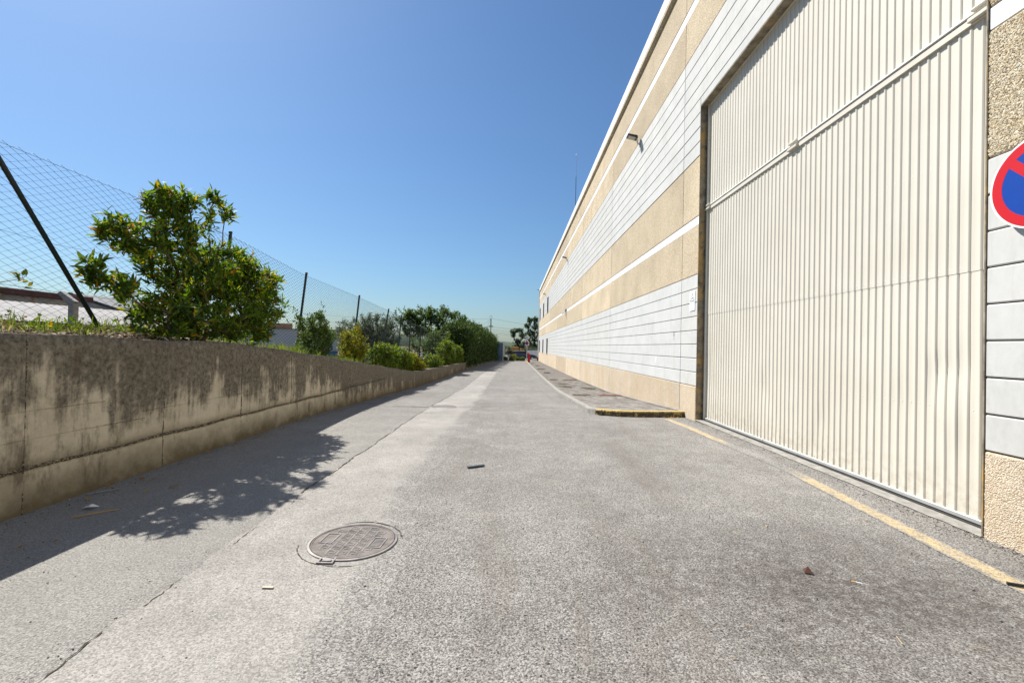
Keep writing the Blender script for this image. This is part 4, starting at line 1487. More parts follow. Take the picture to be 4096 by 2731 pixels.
# tall dense hedge that hides the end of the bank
hg = thing('hedge', (-5.0, 55, -0.6), 'tall dense dark green hedge running along the left side to the blue wall', 'hedge')
V, F, R_ = [], [], []
N_ = 30000
y = RNG.uniform(38.5, 73.0, N_)
face = np.interp(y, [38.5, 46, 54, 62, 73], [-4.35, -4.15, -3.95, -3.6, -3.0])
top = np.interp(y, [38.5, 44, 55, 65, 73], [3.0, 3.35, 3.4, 3.0, 2.4]) + 0.30 * np.sin(1.3 * y) * np.sin(0.37 * y) + 0.12 * np.sin(4.1 * y)
sel = RNG.random(N_)
x = np.where(sel < 0.62, face + 0.18 * np.sin(2.1 * y + 1.1) + RNG.normal(0, 0.20, N_), face - RNG.uniform(0, 1.9, N_))
zlo = np.array([road_z(-4, q) for q in y]) + 0.12
z = np.where(sel < 0.62, zlo + (top - zlo) * RNG.random(N_) ** 0.9, top + RNG.normal(0, 0.22, N_))
near = sel > 0.93
y = np.where(near, 38.5 + RNG.normal(0, 0.2, N_), y)
z = np.where(near, RNG.uniform(0.1, 3.1, N_), z)
x = x + 0.16 * np.sin(3.0 * z + 1.7 * y)
B = np.stack([x, y, z], 1)
D = unit(RNG.normal(0, 1, (N_, 3)) + np.array([0.5, -0.2, 0.25]))
Nn = unit(RNG.normal(0, 1, (N_, 3)) + np.array([0.9, -0.2, 0.9]))
V, F = leaf_mesh(B, D, Nn, RNG.uniform(0.12, 0.24, N_), RNG.uniform(0.07, 0.13, N_))
np_obj('foliage', V, F, M['leaf_hedge'], hg, attrs={'rnd': np.repeat(RNG.random(N_), 6)}, kind='stuff')
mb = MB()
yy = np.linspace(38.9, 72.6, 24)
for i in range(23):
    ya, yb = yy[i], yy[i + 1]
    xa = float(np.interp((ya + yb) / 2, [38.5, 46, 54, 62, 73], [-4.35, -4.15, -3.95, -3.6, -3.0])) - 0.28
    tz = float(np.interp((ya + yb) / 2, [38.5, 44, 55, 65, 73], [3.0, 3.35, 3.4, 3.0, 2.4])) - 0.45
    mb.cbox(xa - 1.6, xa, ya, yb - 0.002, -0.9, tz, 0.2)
core = mb.build('dark_core', plain('hedge_inside', (0.014, 0.022, 0.008), 0.95, 0, 0.4, 5), hg)  # solid dark fill added behind the leaves so the hedge is not see-through


# trees standing behind the fence
def tree(name, root, blobs, label, lm, leaf_len, leaf_w, per_tip, rmax=0.16, group=None, seg=0.5, spread=0.3, shell=0.4, flop=0.1, dens=1.3):
    return plant(name, root, blobs, label, 'tree', lm, leaf_len, leaf_w, per_tip, (0.008, rmax), group, spread, None, 'trunk', 'crown', seg, 6, flop, shell=shell, dens=dens)


tree('olive_tree', (-11.9, 38, -0.6), [((-13.6, 38, 2.5), (1.5, 1.3, 1.1), 90), ((-11.6, 38, 3.0), (1.5, 1.4, 1.15), 110), ((-10.4, 37, 2.2), (1.2, 1.2, 1.3), 80), ((-12.8, 37.5, 1.2), (2.0, 1.3, 1.0), 90)],
     'grey-green olive tree behind the fence, left of the taller dark tree', 'leaf_olive', 0.15, 0.055, 30, 0.16, 'trees behind the fence', dens=1.8)
tree('tree', (-7.6, 42, -0.6), [((-10.2, 42, 4.1), (1.0, 1.0, 0.8), 50), ((-8.9, 42, 4.3), (1.2, 1.1, 0.8), 70), ((-7.2, 42, 4.4), (1.3, 1.2, 0.85), 90), ((-5.6, 42, 4.3), (0.6, 0.7, 0.45), 22), ((-4.9, 42, 4.0), (0.45, 0.5, 0.4), 16), ((-7.6, 42, 3.0), (2.2, 1.3, 0.9), 110), ((-6.6, 42, 2.0), (1.6, 1.2, 1.0), 70), ((-9.4, 42, 3.0), (1.2, 1.1, 1.0), 60)],
     'tall dark broad-leaved tree with open crown rising above the hedge', 'leaf_dark', 0.17, 0.085, 22, 0.18, 'trees behind the fence')
tree('tree', (-6.0, 36, -0.4), [((-6.2, 36, 1.7), (1.2, 1.4, 1.2), 90), ((-7.4, 36, 1.3), (1.1, 1.2, 1.0), 60)],
     'short dark tree between the fence end and the hedge', 'leaf_dark', 0.15, 0.07, 22, 0.12, 'trees behind the fence')

# grass, weeds and litter on the bank
n = 9000
y = np.concatenate([RNG.uniform(8.2, 18, 6200), RNG.uniform(3.4, 8.2, 1900), RNG.uniform(18, 38, 900)])
x = np.concatenate([RNG.uniform(-6.8, -4.32, 6200), RNG.uniform(-6.6, -4.8, 1900), RNG.uniform(-6.0, -4.32, 900)])
z = np.array([bank_z(a, b) for a, b in zip(x, y)])
B = np.stack([x, y, z - 0.01], 1)
D = unit(np.stack([RNG.normal(0, 0.4, n), RNG.normal(0, 0.4, n), np.ones(n)], 1))
Nn = unit(RNG.normal(0, 1, (n, 3)))
V, F = leaf_mesh(B, D, Nn, RNG.uniform(0.06, 0.26, n), RNG.uniform(0.006, 0.014, n), 0.1, 0.35)
np_obj('grass', V, F, M['grass'], attrs={'rnd': np.repeat(RNG.random(n), 6)}, kind='stuff')
n = 5200
y = np.concatenate([RNG.uniform(3.2, 8, 3800), RNG.uniform(8, 18, 1400)])
x = -4.32 - np.abs(RNG.normal(0, 0.55, n))
z = np.array([bank_z(a, b) for a, b in zip(x, y)]) + RNG.uniform(0.0, 0.045, n)
B = np.stack([x, y, z], 1)
D = unit(np.stack([RNG.normal(0, 1, n), RNG.normal(0, 1, n), RNG.normal(0, 0.35, n)], 1))
Nn = unit(np.stack([RNG.normal(0, 0.5, n), RNG.normal(0, 0.5, n), np.ones(n)], 1))
V, F = leaf_mesh(B, D, Nn, RNG.uniform(0.03, 0.10, n), RNG.uniform(0.012, 0.035, n), 0.3, 0.3)
np_obj('leaf_litter', V, F, M['litter'], attrs={'rnd': np.repeat(RNG.random(n), 6)}, kind='stuff')
n = 700
y = RNG.uniform(3.3, 8.5, n)
x = RNG.uniform(-6.6, -5.2, n)
z = np.array([bank_z(a, b) for a, b in zip(x, y)]) + RNG.uniform(0.02, 0.18, n)
B = np.stack([x, y, z], 1)
D = unit(RNG.normal(0, 1, (n, 3)) + np.array([0, 0, 0.5]))
Nn = unit(RNG.normal(0, 1, (n, 3)) + np.array([0, 0, 0.8]))
V, F = leaf_mesh(B, D, Nn, RNG.uniform(0.03, 0.08, n), RNG.uniform(0.02, 0.045, n))
np_obj('ground_cover', V, F, M['leaf_main'], attrs={'rnd': np.repeat(RNG.random(n) ** 0.7, 6)}, kind='stuff')
# stones lying by the foot of the brace
for k, (x, y, s_) in enumerate(((-4.55, 4.55, 0.075), (-4.65, 4.15, 0.06), (-4.6, 4.9, 0.05))):
    V, F = [], []
    import bmesh
    bm = bmesh.new()
    bmesh.ops.create_icosphere(bm, subdivisions=2, radius=s_)
    for v in bm.verts:
        v.co *= 1 + random.uniform(-0.18, 0.18)
        v.co.z *= 0.6
    me = bpy.data.meshes.new('stone')
    bm.to_mesh(me)
    bm.free()
    me.materials.append(M['seam'])
    o = bpy.data.objects.new('stone', me)
    link(o, None, (x, y, bank_z(x, y) + s_ * 0.3))
    tag(o, ['largest brown stone lying on the wall top left of the brace foot', 'brown stone on the wall top nearest the left edge', 'small brown stone right beside the foot of the brace'][k], 'stone', 'stones on the wall top')

# ------------------------------------------------------------------ buildings beyond the fence
b1 = thing('shed', (-15, 9, -1.5), 'grey rendered shed with a rust-streaked dark red eave, far left behind the fence', 'building')
t_ = NT('rust_streaked_render')
st = t_.noise(3.2, 4, 0.6, t_.pos((1, 1, 0.05)))
zc_ = t_.xyz()[2]
k_ = t_.math('MULTIPLY', t_.rng(st, 0.52, 0.62), t_.rng(t_.math('ADD', zc_, t_.math('MULTIPLY', t_.noise(4, 3), 0.5)), 2.35, 2.95))
M['rustrender'] = t_.out(t_.mix(k_, t_.ramp(t_.noise(1.5, 5), [(0.3, (0.24, 0.24, 0.24)), (0.7, (0.36, 0.355, 0.34))]), (0.30, 0.13, 0.05)), 0.9)
MB().box(-20, -14, -2, 14.7, -1.5, 2.66).build('wall', M['rustrender'], b1)
MB().prism([(-13.9, 2.66), (-13.9, 2.76), (-17, 3.0), (-20.1, 2.76), (-20.1, 2.66)], 'y', -2.1, 14.8).build('roof', M['fibre'], b1)
MB().cbox(-13.92, -13.8, -2.1, 14.8, 2.62, 2.80, 0.02).build('eave_gutter', plain('oxide_red', (0.075, 0.028, 0.024), 0.8, 0, 0.3, 4), b1)
b2 = thing('outbuilding', (-11.5, 10, -1.5), 'low outbuilding with pale corrugated fibre cement roof in front of the grey shed', 'building')
rows = []
V, F = [], []
ys_ = np.arange(3.0, 16.5, 0.09)
for i, y in enumerate(ys_):
    h = 0.02 * (i % 2)
    V += [(-10.2, y, 1.80 + h), (-11.8, y, 2.15 + h), (-13.4, y, 2.40 + h)]
    if i:
        for k in range(2):
            F.append(((i - 1) * 3 + k, i * 3 + k, i * 3 + k + 1, (i - 1) * 3 + k + 1))
np_obj('roof', V, F, M['fibre'], b2)
MB().box(-13.3, -10.3, 3.1, 16.4, -1.5, 1.76).build('wall', M['offwhite'], b2)
MB().box(-10.24, -10.16, 3.0, 16.5, 1.68, 1.79).build('fascia', M['rust'], b2)
b3 = thing('gabled_house', (-16.5, 20, -1.5), 'small gabled building with dark roof edge glimpsed behind the large shrub', 'building')
MB().prism([(-19, -1.5), (-14, -1.5), (-14, 2.25), (-16.5, 3.0), (-19, 2.25)], 'y', 17, 22).build('wall', M['grey_render'], b3)
MB().prism([(-13.8, 2.22), (-13.8, 2.32), (-16.5, 3.14), (-19.2, 2.32), (-19.2, 2.22), (-16.5, 3.02)], 'y', 16.7, 22.3).build('roof', M['darkmetal'], b3)
b4 = thing('factory', (-31, 60, -1.5), 'low off-white building with long ribbed front and brick parapet, far behind the fence', 'building')
MB().box(-36, -20, 60, 72, -1.5, 3.1).build('wall', M['offwhite'], b4)
for k in range(8):
    MB().box(-36, -20, 59.94, 59.998, 0.6 + k * 0.3, 0.72 + k * 0.3).build('cladding_rib', M['offwhite'], b4)
MB().box(-34.5, -23, 59.9, 59.96, -0.4, 0.35).build('blue_band', M['bluewall'], b4)
MB().box(-37, -31.9, 63, 65, 3.1, 4.0).build('brick_parapet', M['brick'], b4)
MB().box(-36.2, -19.8, 59.8, 72.2, 3.1, 3.2).build('roof', M['fibre'], b4)
# cranked concrete post of an old barbed wire fence
cp = thing('concrete_post', (-8.8, 9, 0.2), 'cranked grey concrete fence post behind the green fence brace', 'post')
MB().cbox(-8.86, -8.74, 8.94, 9.06, 0.0, 2.17, 0.012).build('shaft', M['polec'], cp)
MB().add([(-8.86, 8.95, 2.12), (-8.74, 8.95, 2.2), (-9.02, 8.95, 2.40), (-9.08, 8.95, 2.36), (-8.86, 9.05, 2.12), (-8.74, 9.05, 2.2), (-9.02, 9.05, 2.40), (-9.08, 9.05, 2.36)], [(0, 1, 2, 3), (7, 6, 5, 4), (0, 4, 5, 1), (1, 5, 6, 2), (2, 6, 7, 3), (3, 7, 4, 0)]).build('cranked_arm', M['polec'], cp)
MB().tube([(-9.2, 4, 2.55), (-9.05, 9, 2.37), (-8.9, 14, 2.3)], 0.004, 4).build('barbed_wire', M['wire'], cp)

# ------------------------------------------------------------------ end of the road
bw = thing('blue_wall', (-2.5, 73, -1), 'plain blue painted wall end standing beside the dark hedge', 'wall')
MB().cbox(-3.15, -1.92, 72.2, 84, -1.1, 2.05, 0.02).build('wall', M['bluewall'], bw)
MB().cbox(-1.916, -1.80, 72.15, 84, -1.1, 1.95, 0.02).build('lit_edge', M['stone'], bw)  # pale strip added for the side-lit edge of the blue wall
MB().cbox(-2.1, 1.75, 73.55, 73.7, -1.0, -0.78, 0.02).build('end_kerb', M['kerb'], None, (0, 73.6, -0.9), kind='structure')
sheet('planting_bed', fr(-2.1, 1.75, 6), fr(73.7, 76.4, 4), lambda x, y: -0.82, M['soil'])


def ball(x, y, z, r, label, n=1500, lm='leaf_mid'):
    g = thing('clipped_shrub', (x, y, z - r), label, 'shrub', 'clipped ball shrubs in the end bed')
    q = unit(RNG.normal(0, 1, (n, 3)))
    B = np.array([x, y, z]) + q * r * RNG.uniform(0.85, 1.06, (n, 1)) * np.array([1.1, 1, 0.85])
    D = unit(q * 0.4 + RNG.normal(0, 0.6, (n, 3)))
    V, F = leaf_mesh(B, D, unit(q + RNG.normal(0, 0.4, (n, 3))), np.full(n, 0.09), np.full(n, 0.05))
    np_obj('foliage', V, F, M[lm], g, attrs={'rnd': np.repeat(RNG.random(n), 6)}, kind='stuff')
    import bmesh
    bm = bmesh.new()
    bmesh.ops.create_icosphere(bm, subdivisions=2, radius=r * 0.86)
    me = bpy.data.meshes.new('core')
    for v in bm.verts:
        v.co.z *= 0.85
    bm.to_mesh(me)
    bm.free()
    me.materials.append(core.data.materials[0])
    link(bpy.data.objects.new('dark_core', me), g, (x, y, z))  # solid dark fill added inside the shell of leaves


ball(-1.5, 74.6, -0.55, 0.36, 'clipped round shrub nearest the blue wall')
ball(-0.52, 74.6, -0.56, 0.32, 'clipped round shrub, second from the blue wall')
ball(0.52, 74.6, -0.55, 0.37, 'clipped round shrub, third from the blue wall')
ball(1.3, 74.6, -0.53, 0.37, 'clipped round shrub nearest the red cabinet')
plant('shrub', (-0.1, 75.3, -0.8), [((-0.1, 75.3, -0.25), (0.55, 0.4, 0.5), 110)], 'feathery bright green shrub rising behind the clipped balls', 'shrub', 'leaf_yellow', 0.16, 0.03, 12, (0.004, 0.02), seg=0.2)
rl = thing('white_railing', (-1.3, 77.5, -0.9), 'low white railing beside the blue wall behind the clipped shrubs', 'railing')
MB().box(-1.8, -0.7, 77.45, 77.5, 0.05, 0.1).build('top_rail', M['whitepaint'], rl)
for k in range(10):
    MB().box(-1.78 + k * 0.115, -1.74 + k * 0.115, 77.455, 77.495, -0.96, 0.048).build('baluster', M['whitepaint'], rl)
plant('shrub', (-1.3, 92, -0.95), [((-1.6, 92, 0.6), (0.9, 0.8, 1.1), 120), ((-0.7, 92, 0.0), (0.8, 0.8, 0.8), 70)], 'grey-green tall shrub behind the white railing', 'shrub', 'leaf_olive', 0.2, 0.08, 14, (0.006, 0.05), seg=0.35, spread=0.2)
# red cabinet
rc = thing('barrier_cabinet', (2.1, 66, pave_z(2, 66)), 'red barrier cabinet standing on the far end of the pavement', 'cabinet')
z0 = pave_z(2.1, 66)
MB().cbox(1.92, 2.28, 65.85, 66.2, z0 + 0.03, z0 + 1.12, 0.02).build('body', M['redbox'], rc)
MB().cbox(1.90, 2.30, 65.83, 66.22, z0 + 1.121, z0 + 1.16, 0.01).build('lid', plain('red_lid', (0.62, 0.10, 0.09), 0.3), rc)
MB().cbox(1.95, 2.16, 65.92, 66.12, z0 + 1.161, z0 + 1.36, 0.05).build('lamp_housing', M['redbox'], rc)
MB().cbox(1.91, 2.29, 65.84, 66.21, z0 - 0.02, z0 + 0.028, 0.005).build('base', M['darkmetal'], rc)
MB().cbox(1.96, 2.24, 65.838, 65.849, z0 + 0.12, z0 + 1.0, 0.004).build('door', M['redbox'], rc)


def disc_x(cy, cz, r, x, th, a0=0, n=64):
    mb = MB()
    mb.prism([(cy + r * cos(2 * pi * k / n), cz + r * sin(2 * pi * k / n)) for k in range(n)], 'x', x, x + th)
    return mb


# no-parking sign on the pier
SY, SZ, SX = 3.365, 2.815, 3.845
sg = thing('road_sign', (SX, SY, SZ), 'round blue no-parking sign with red border and bar on the pier right of the gate', 'road sign')
disc_x(SY, SZ, 0.352, SX, 0.012).build('plate', M['whitepaint'], sg)


def ring_x(r0, r1, x, th, name, m, n=64):
    mb = MB()
    for k in range(n):
        a = 2 * pi * k / n
        for r, xx in ((r1, x + th), (r1, x), (r0, x), (r0, x + th)):
            mb.v.append((xx, SY + r * cos(a), SZ + r * sin(a)))
    for k in range(n):
        j = (k + 1) % n
        for q in range(4):
            q2 = (q + 1) % 4
            mb.f.append((k * 4 + q, j * 4 + q, j * 4 + q2, k * 4 + q2))
    return mb.build(name, m, sg)


ring_x(0.262, 0.335, SX - 0.003, 0.0025, 'red_border', M['red'])
disc_x(SY, SZ, 0.2625, SX - 0.0022, 0.002).build('blue_field', M['blue'], sg)
# bar from upper left to lower right as seen from the road (upper left = larger y)
d = Vector((0, 0.7071, 0.7071))
p = Vector((0, -0.7071, 0.7071))
cv = Vector((SX - 0.0032, SY, SZ))
L_, w_ = 0.266, 0.034
vs = [cv + d * L_ + p * w_, cv + d * L_ - p * w_, cv - d * L_ - p * w_, cv - d * L_ + p * w_]
vs2 = [v + Vector((0.0009, 0, 0)) for v in vs]
MB().add(vs + vs2, [(0, 1, 2, 3), (7, 6, 5, 4), (0, 4, 5, 1), (1, 5, 6, 2), (2, 6, 7, 3), (3, 7, 4, 0)]).build('red_bar', M['red'], sg)
MB().box(SX + 0.0125, XF + 0.01, SY - 0.02, SY + 0.02, SZ - 0.2, SZ - 0.16).box(SX + 0.0125, XF + 0.01, SY - 0.02, SY + 0.02, SZ + 0.16, SZ + 0.2).build('bracket', M['steel'], sg)

# small far no-parking sign and lamp post
fs = thing('road_sign', (1.82, 70.5, -0.85), 'distant no-parking disc on a square white board above the red cabinet', 'road sign')
MB().tube([(1.9, 70.6, -0.9), (1.9, 70.6, 2.4)], 0.035, 8).build('post', M['steel'], fs)
MB().cbox(1.6, 2.22, 70.50, 70.54, 1.7, 2.32, 0.01).build('board', M['whitepaint'], fs)
n = 32
for r, y, m, nm in ((0.285, 70.494, 'red', 'red_border'), (0.215, 70.488, 'blue', 'blue_field')):
    MB().prism([(1.88 + r * cos(2 * pi * k / n), 2.03 + r * sin(2 * pi * k / n)) for k in range(n)], 'y', y, y + 0.005).build(nm, M[m], fs)
MB().add([(1.88 - 0.19, 70.485, 2.03 + 0.15), (1.88 - 0.15, 70.485, 2.03 + 0.19), (1.88 + 0.19, 70.485, 2.03 - 0.15), (1.88 + 0.15, 70.485, 2.03 - 0.19)], [(0, 1, 2, 3)]).build('red_bar', M['red'], fs)
sl = thing('street_lamp', (2.15, 80, -0.96), 'street lamp with flat twin heads behind the distant sign', 'street lamp')
MB().tube([(2.15, 80, -0.96), (2.15, 80, 3.0)], [0.07, 0.05], 8).build('post', M['steel'], sl)
MB().cbox(1.6, 2.7, 79.8, 80.2, 3.15, 3.25, 0.03).build('upper_head', M['offwhite'], sl)
MB().cbox(1.45, 2.25, 79.8, 80.2, 2.72, 2.82, 0.03).build('lower_head', M['offwhite'], sl)
MB().box(2.1, 2.2, 79.95, 80.05, 2.99, 3.149).build('neck', M['steel'], sl)

# stone steps by the far corner of the warehouse
sp = thing('stone_steps', (3.2, 75.5, -0.96), 'pale stone steps at the far corner of the warehouse', 'steps')
for k in range(3):
    MB().cbox(2.6 + k * 0.25, 4.2, 75.2 + k * 0.35, 76.6, -0.96 + k * 0.16, -0.962 + (k + 1) * 0.16, 0.012).build('step', M['stone'], sp)
# white panels behind the car
wp = thing('white_hoarding', (4.6, 96, -1), 'white panel hoarding behind the parked car at the road end', 'hoarding')
for k in range(4):
    MB().cbox(2.7 + k * 0.9, 3.58 + k * 0.9, 96, 96.05, -0.96, 0.72, 0.01).build('panel', M['whitepaint'], wp)

# parked car
CX, CY, CZ = 1.75, 85.0, -0.96
car = thing('parked_car', (CX, CY, CZ), 'dark blue estate car parked sideways across the end of the road', 'car')


def carprism(poly, y0, y1, name, m, parent=car, inset=0.0):
    mb = MB()
    n = len(poly)
    vs = [(CX + p[0], CY + y0 + inset * (p[1] > 0.95), CZ + p[1]) for p in poly] + [(CX + p[0], CY + y1 - inset * (p[1] > 0.95), CZ + p[1]) for p in poly]
    mb.add(vs, [tuple(range(n))[::-1], tuple(range(n, 2 * n))] + [(i, (i + 1) % n, n + (i + 1) % n, n + i) for i in range(n)])
    return mb.build(name, m, parent)


body = [(-2.42, 0.35), (-2.45, 0.75), (-2.36, 1.0), (-1.98, 1.46), (-1.6, 1.58), (-0.2, 1.62), (0.35, 1.54), (0.85, 1.16), (1.15, 1.02), (1.9, 0.93), (2.3, 0.78), (2.42, 0.55), (2.38, 0.3), (1.95, 0.24), (-2.1, 0.24)]
bd = carprism(body, -0.9, 0.9, 'body', M['carpaint'], inset=0.18)
for poly in ([(-2.12, 1.05), (-1.86, 1.40), (-1.35, 1.50), (-1.3, 1.05)], [(-1.2, 1.05), (-1.24, 1.51), (-0.35, 1.55), (-0.3, 1.05)], [(-0.2, 1.05), (-0.24, 1.55), (0.25, 1.49), (0.68, 1.12), (0.66, 1.05)]):
    mb = MB()
    n = len(poly)
    yo = lambda z: CY - 0.905 + 0.18 * (z > 0.95) - 0.004
    vs = [(CX + p[0], yo(p[1]), CZ + p[1]) for p in poly] + [(CX + p[0], yo(p[1]) + 0.012, CZ + p[1]) for p in poly]
    mb.add(vs, [tuple(range(n)), tuple(range(2 * n - 1, n - 1, -1))] + [(i, (i + 1) % n, n + (i + 1) % n, n + i) for i in range(n)])
    mb.build('side_window', M['glass'], car)
MB().tube([(CX - 1.9, CY - 0.72, CZ + 1.60), (CX - 1.0, CY - 0.72, CZ + 1.66), (CX + 0.1, CY - 0.72, CZ + 1.62)], 0.02, 6).build('roof_rail', M['whitepaint'], car)
for wx in (-1.5, 1.5):
    for sy in (-0.82, 0.82):
        w_o = MB().tube([(CX + wx, CY + sy - 0.11, CZ + 0.33), (CX + wx, CY + sy + 0.11, CZ + 0.33)], 0.33, 20).build('wheel', M['tyre'], car)
        MB().tube([(CX + wx, CY + sy - 0.12, CZ + 0.33), (CX + wx, CY + sy + 0.12, CZ + 0.33)], 0.2, 14).build('rim', M['steel'], w_o)
MB().cbox(CX + 2.1, CX + 2.36, CY - 0.88, CY - 0.6, CZ + 0.66, CZ + 0.78, 0.02).build('headlight', M['lens'], car)
MB().cbox(CX - 2.47, CX - 2.38, CY - 0.88, CY - 0.62, CZ + 0.75, CZ + 1.0, 0.02).build('tail_light', M['redbox'], car)
MB().cbox(CX + 0.5, CX + 0.65, CY - 1.05, CY - 0.9, CZ + 1.0, CZ + 1.12, 0.03).build('wing_mirror', M['carpaint'], car)

# yellow plant machine behind the car
ex = thing('yellow_machine', (0.9, 100, -0.96), 'yellow construction machine partly hidden behind the parked car', 'machine')
MB().cbox(-0.9, 0.9, 99, 101, 0.4, 1.40, 0.08).build('engine_cover', M['yellowpaint'], ex)
MB().cbox(1.15, 3.6, 99, 101, 0.4, 1.1, 0.08).build('chassis', M['yellowpaint'], ex)
MB().add([(2.2, 99.7, 1.1), (2.6, 99.7, 1.1), (3.3, 99.7, 1.9), (2.9, 99.7, 2.0), (2.2, 100.2, 1.1), (2.6, 100.2, 1.1), (3.3, 100.2, 1.9), (2.9, 100.2, 2.0)], [(0, 1, 2, 3), (7, 6, 5, 4), (0, 4, 5, 1), (1, 5, 6, 2), (2, 6, 7, 3), (3, 7, 4, 0)]).build('boom', M['yellowpaint'], ex)
MB().cbox(1.2, 2.1, 99.3, 100.7, 1.12, 1.75, 0.05).build('cab', M['glass'], ex)
MB().cbox(-1.0, 3.5, 99.1, 99.5, -0.96, 0.38, 0.15).build('track', M['tyre'], ex)
MB().cbox(-1.0, 3.5, 100.5, 100.9, -0.96, 0.38, 0.15).build('track', M['tyre'], ex)

# eucalyptus trees beyond
tree('eucalyptus_tree', (4.4, 110, -1), [((3.6, 110, 8.0), (0.8, 0.8, 0.8), 40), ((4.9, 110, 8.0), (0.7, 0.8, 0.9), 40), ((3.0, 110, 6.6), (0.9, 0.9, 0.6), 40), ((4.8, 110, 6.4), (1.0, 0.9, 0.9), 50), ((3.6, 110, 5.0), (1.3, 1.0, 0.9), 60), ((5.2, 110, 4.6), (1.2, 1.0, 1.2), 60), ((4.2, 110, 3.0), (1.6, 1.0, 1.2), 80), ((4.5, 110, 1.4), (1.8, 1.0, 1.2), 70)],
     'tallest dark eucalyptus beside the far corner of the warehouse', 'leaf_euc', 0.30, 0.12, 20, 0.2, 'eucalyptus trees at the road end', 0.7, 0.35, dens=0.85)
tree('eucalyptus_tree', (1.6, 108, -1), [((-0.2, 108, 5.2), (1.0, 0.9, 0.7), 50), ((1.2, 108, 5.4), (0.9, 0.9, 0.5), 40), ((-0.4, 108, 4.2), (0.6, 0.8, 0.5), 26), ((1.8, 108, 4.2), (0.9, 0.9, 0.8), 40), ((0.4, 108, 2.8), (0.9, 0.9, 0.6), 40), ((1.4, 108, 2.0), (1.4, 1.0, 1.1), 70), ((0.4, 108, 1.2), (1.3, 1.0, 0.9), 50)],
     'lower eucalyptus with open crown left of the tallest one', 'leaf_euc', 0.30, 0.12, 20, 0.18, 'eucalyptus trees at the road end', 0.7, 0.35, dens=0.85)
plant('shrub', (3.6, 98, -0.96), [((3.0, 98, 0.8), (1.3, 0.8, 0.7), 90), ((4.8, 98, 0.7), (1.2, 0.8, 0.8), 80)], 'grey-green bushes above the white hoarding', 'shrub', 'leaf_olive', 0.2, 0.08, 14, (0.006, 0.05), seg=0.35, spread=0.2)


# utility poles and wires
def pole(x, y, top, label, lean=0.0, arm=None, loop=False, dark_from=None):
    g = thing('utility_pole', (x, y, -1), label, 'utility pole', 'utility poles beyond the hedge')
    MB().tube([(x, y, -1.2), (x + lean * 0.7, y, top - 1.9 if dark_from else top)], [0.17, 0.12], 8).build('shaft', M['polec'], g)
    if dark_from:
        MB().tube([(x + lean * 0.7, y, top - 1.9), (x + lean, y, top)], [0.125, 0.10], 8).build('upper_shaft', M['darkmetal'], g)
    if arm:
        MB().box(x - arm + lean, x + arm + lean, y - 0.05, y + 0.05, top - 2.0, top - 1.9).build('crossarm', M['darkmetal'], g)
        for k in (-1, -0.5, 0.5, 1):
            MB().tube([(x + lean + arm * k * 0.95, y, top - 2.3), (x + lean + arm * k * 0.95, y, top - 1.78)], 0.05, 6).build('insulator', M['darkmetal'], g)
    if loop:
        pts = [(x - 0.3 + 0.3 * (1 - cos(a)) * 1.0, y, top + 0.1 + 0.45 * sin(a)) for a in np.linspace(0, pi, 12)]
        MB().tube(pts, 0.035, 6).build('cable_loop', M['black'], g)
    return g


pole(-5.9, 110, 8.2, 'tall utility pole with crossarm and cable loop behind the hedge', 0.03, 0.5, True, True)
pole(-6.95, 112, 5.7, 'short utility pole leaning right, beside the tall one', 0.25, None)
pole(-8.95, 112, 6.7, 'thin dark pole left of the tall utility pole', 0.0, None)


def wire(a, b, sag, r=0.022, n=14):
    a, b = Vector(a), Vector(b)
    return [tuple(a + (b - a) * t - Vector((0, 0, 4 * sag * t * (1 - t)))) for t in np.linspace(0, 1, n)]


ow = thing('overhead_wires', (-5.9, 110, 7), 'overhead power lines strung from the tall utility pole across the sky', 'wires')
for (a, b, s_) in (((-6.2, 110, 8.0), (-60, 125, 9.5), 0.8), ((-5.6, 110, 8.1), (40, 128, 4.5), 0.8), ((-5.5, 110, 6.1), (40, 130, 3.0), 0.4), ((-5.7, 110, 5.5), (40, 130, 2.3), 0.4), ((-5.9, 110, 5.0), (40, 130, 1.4), 0.4), ((-5.9, 110, 4.6), (40, 130, 0.9), 0.3), ((-6.3, 110, 6.1), (-50, 118, 5.4), 0.5), ((-6.3, 110, 5.5), (-50, 118, 4.8), 0.5), ((-6.0, 110, 8.0), (-8.9, 112, 6.4), 0.35), ((-6.0, 110, 7.8), (-7.9, 112, 4.2), 0.1)):
    MB().tube(wire(a, b, s_), 0.022, 4, False).build('wire', M['wire'], ow)

# ------------------------------------------------------------------ things fixed to the warehouse


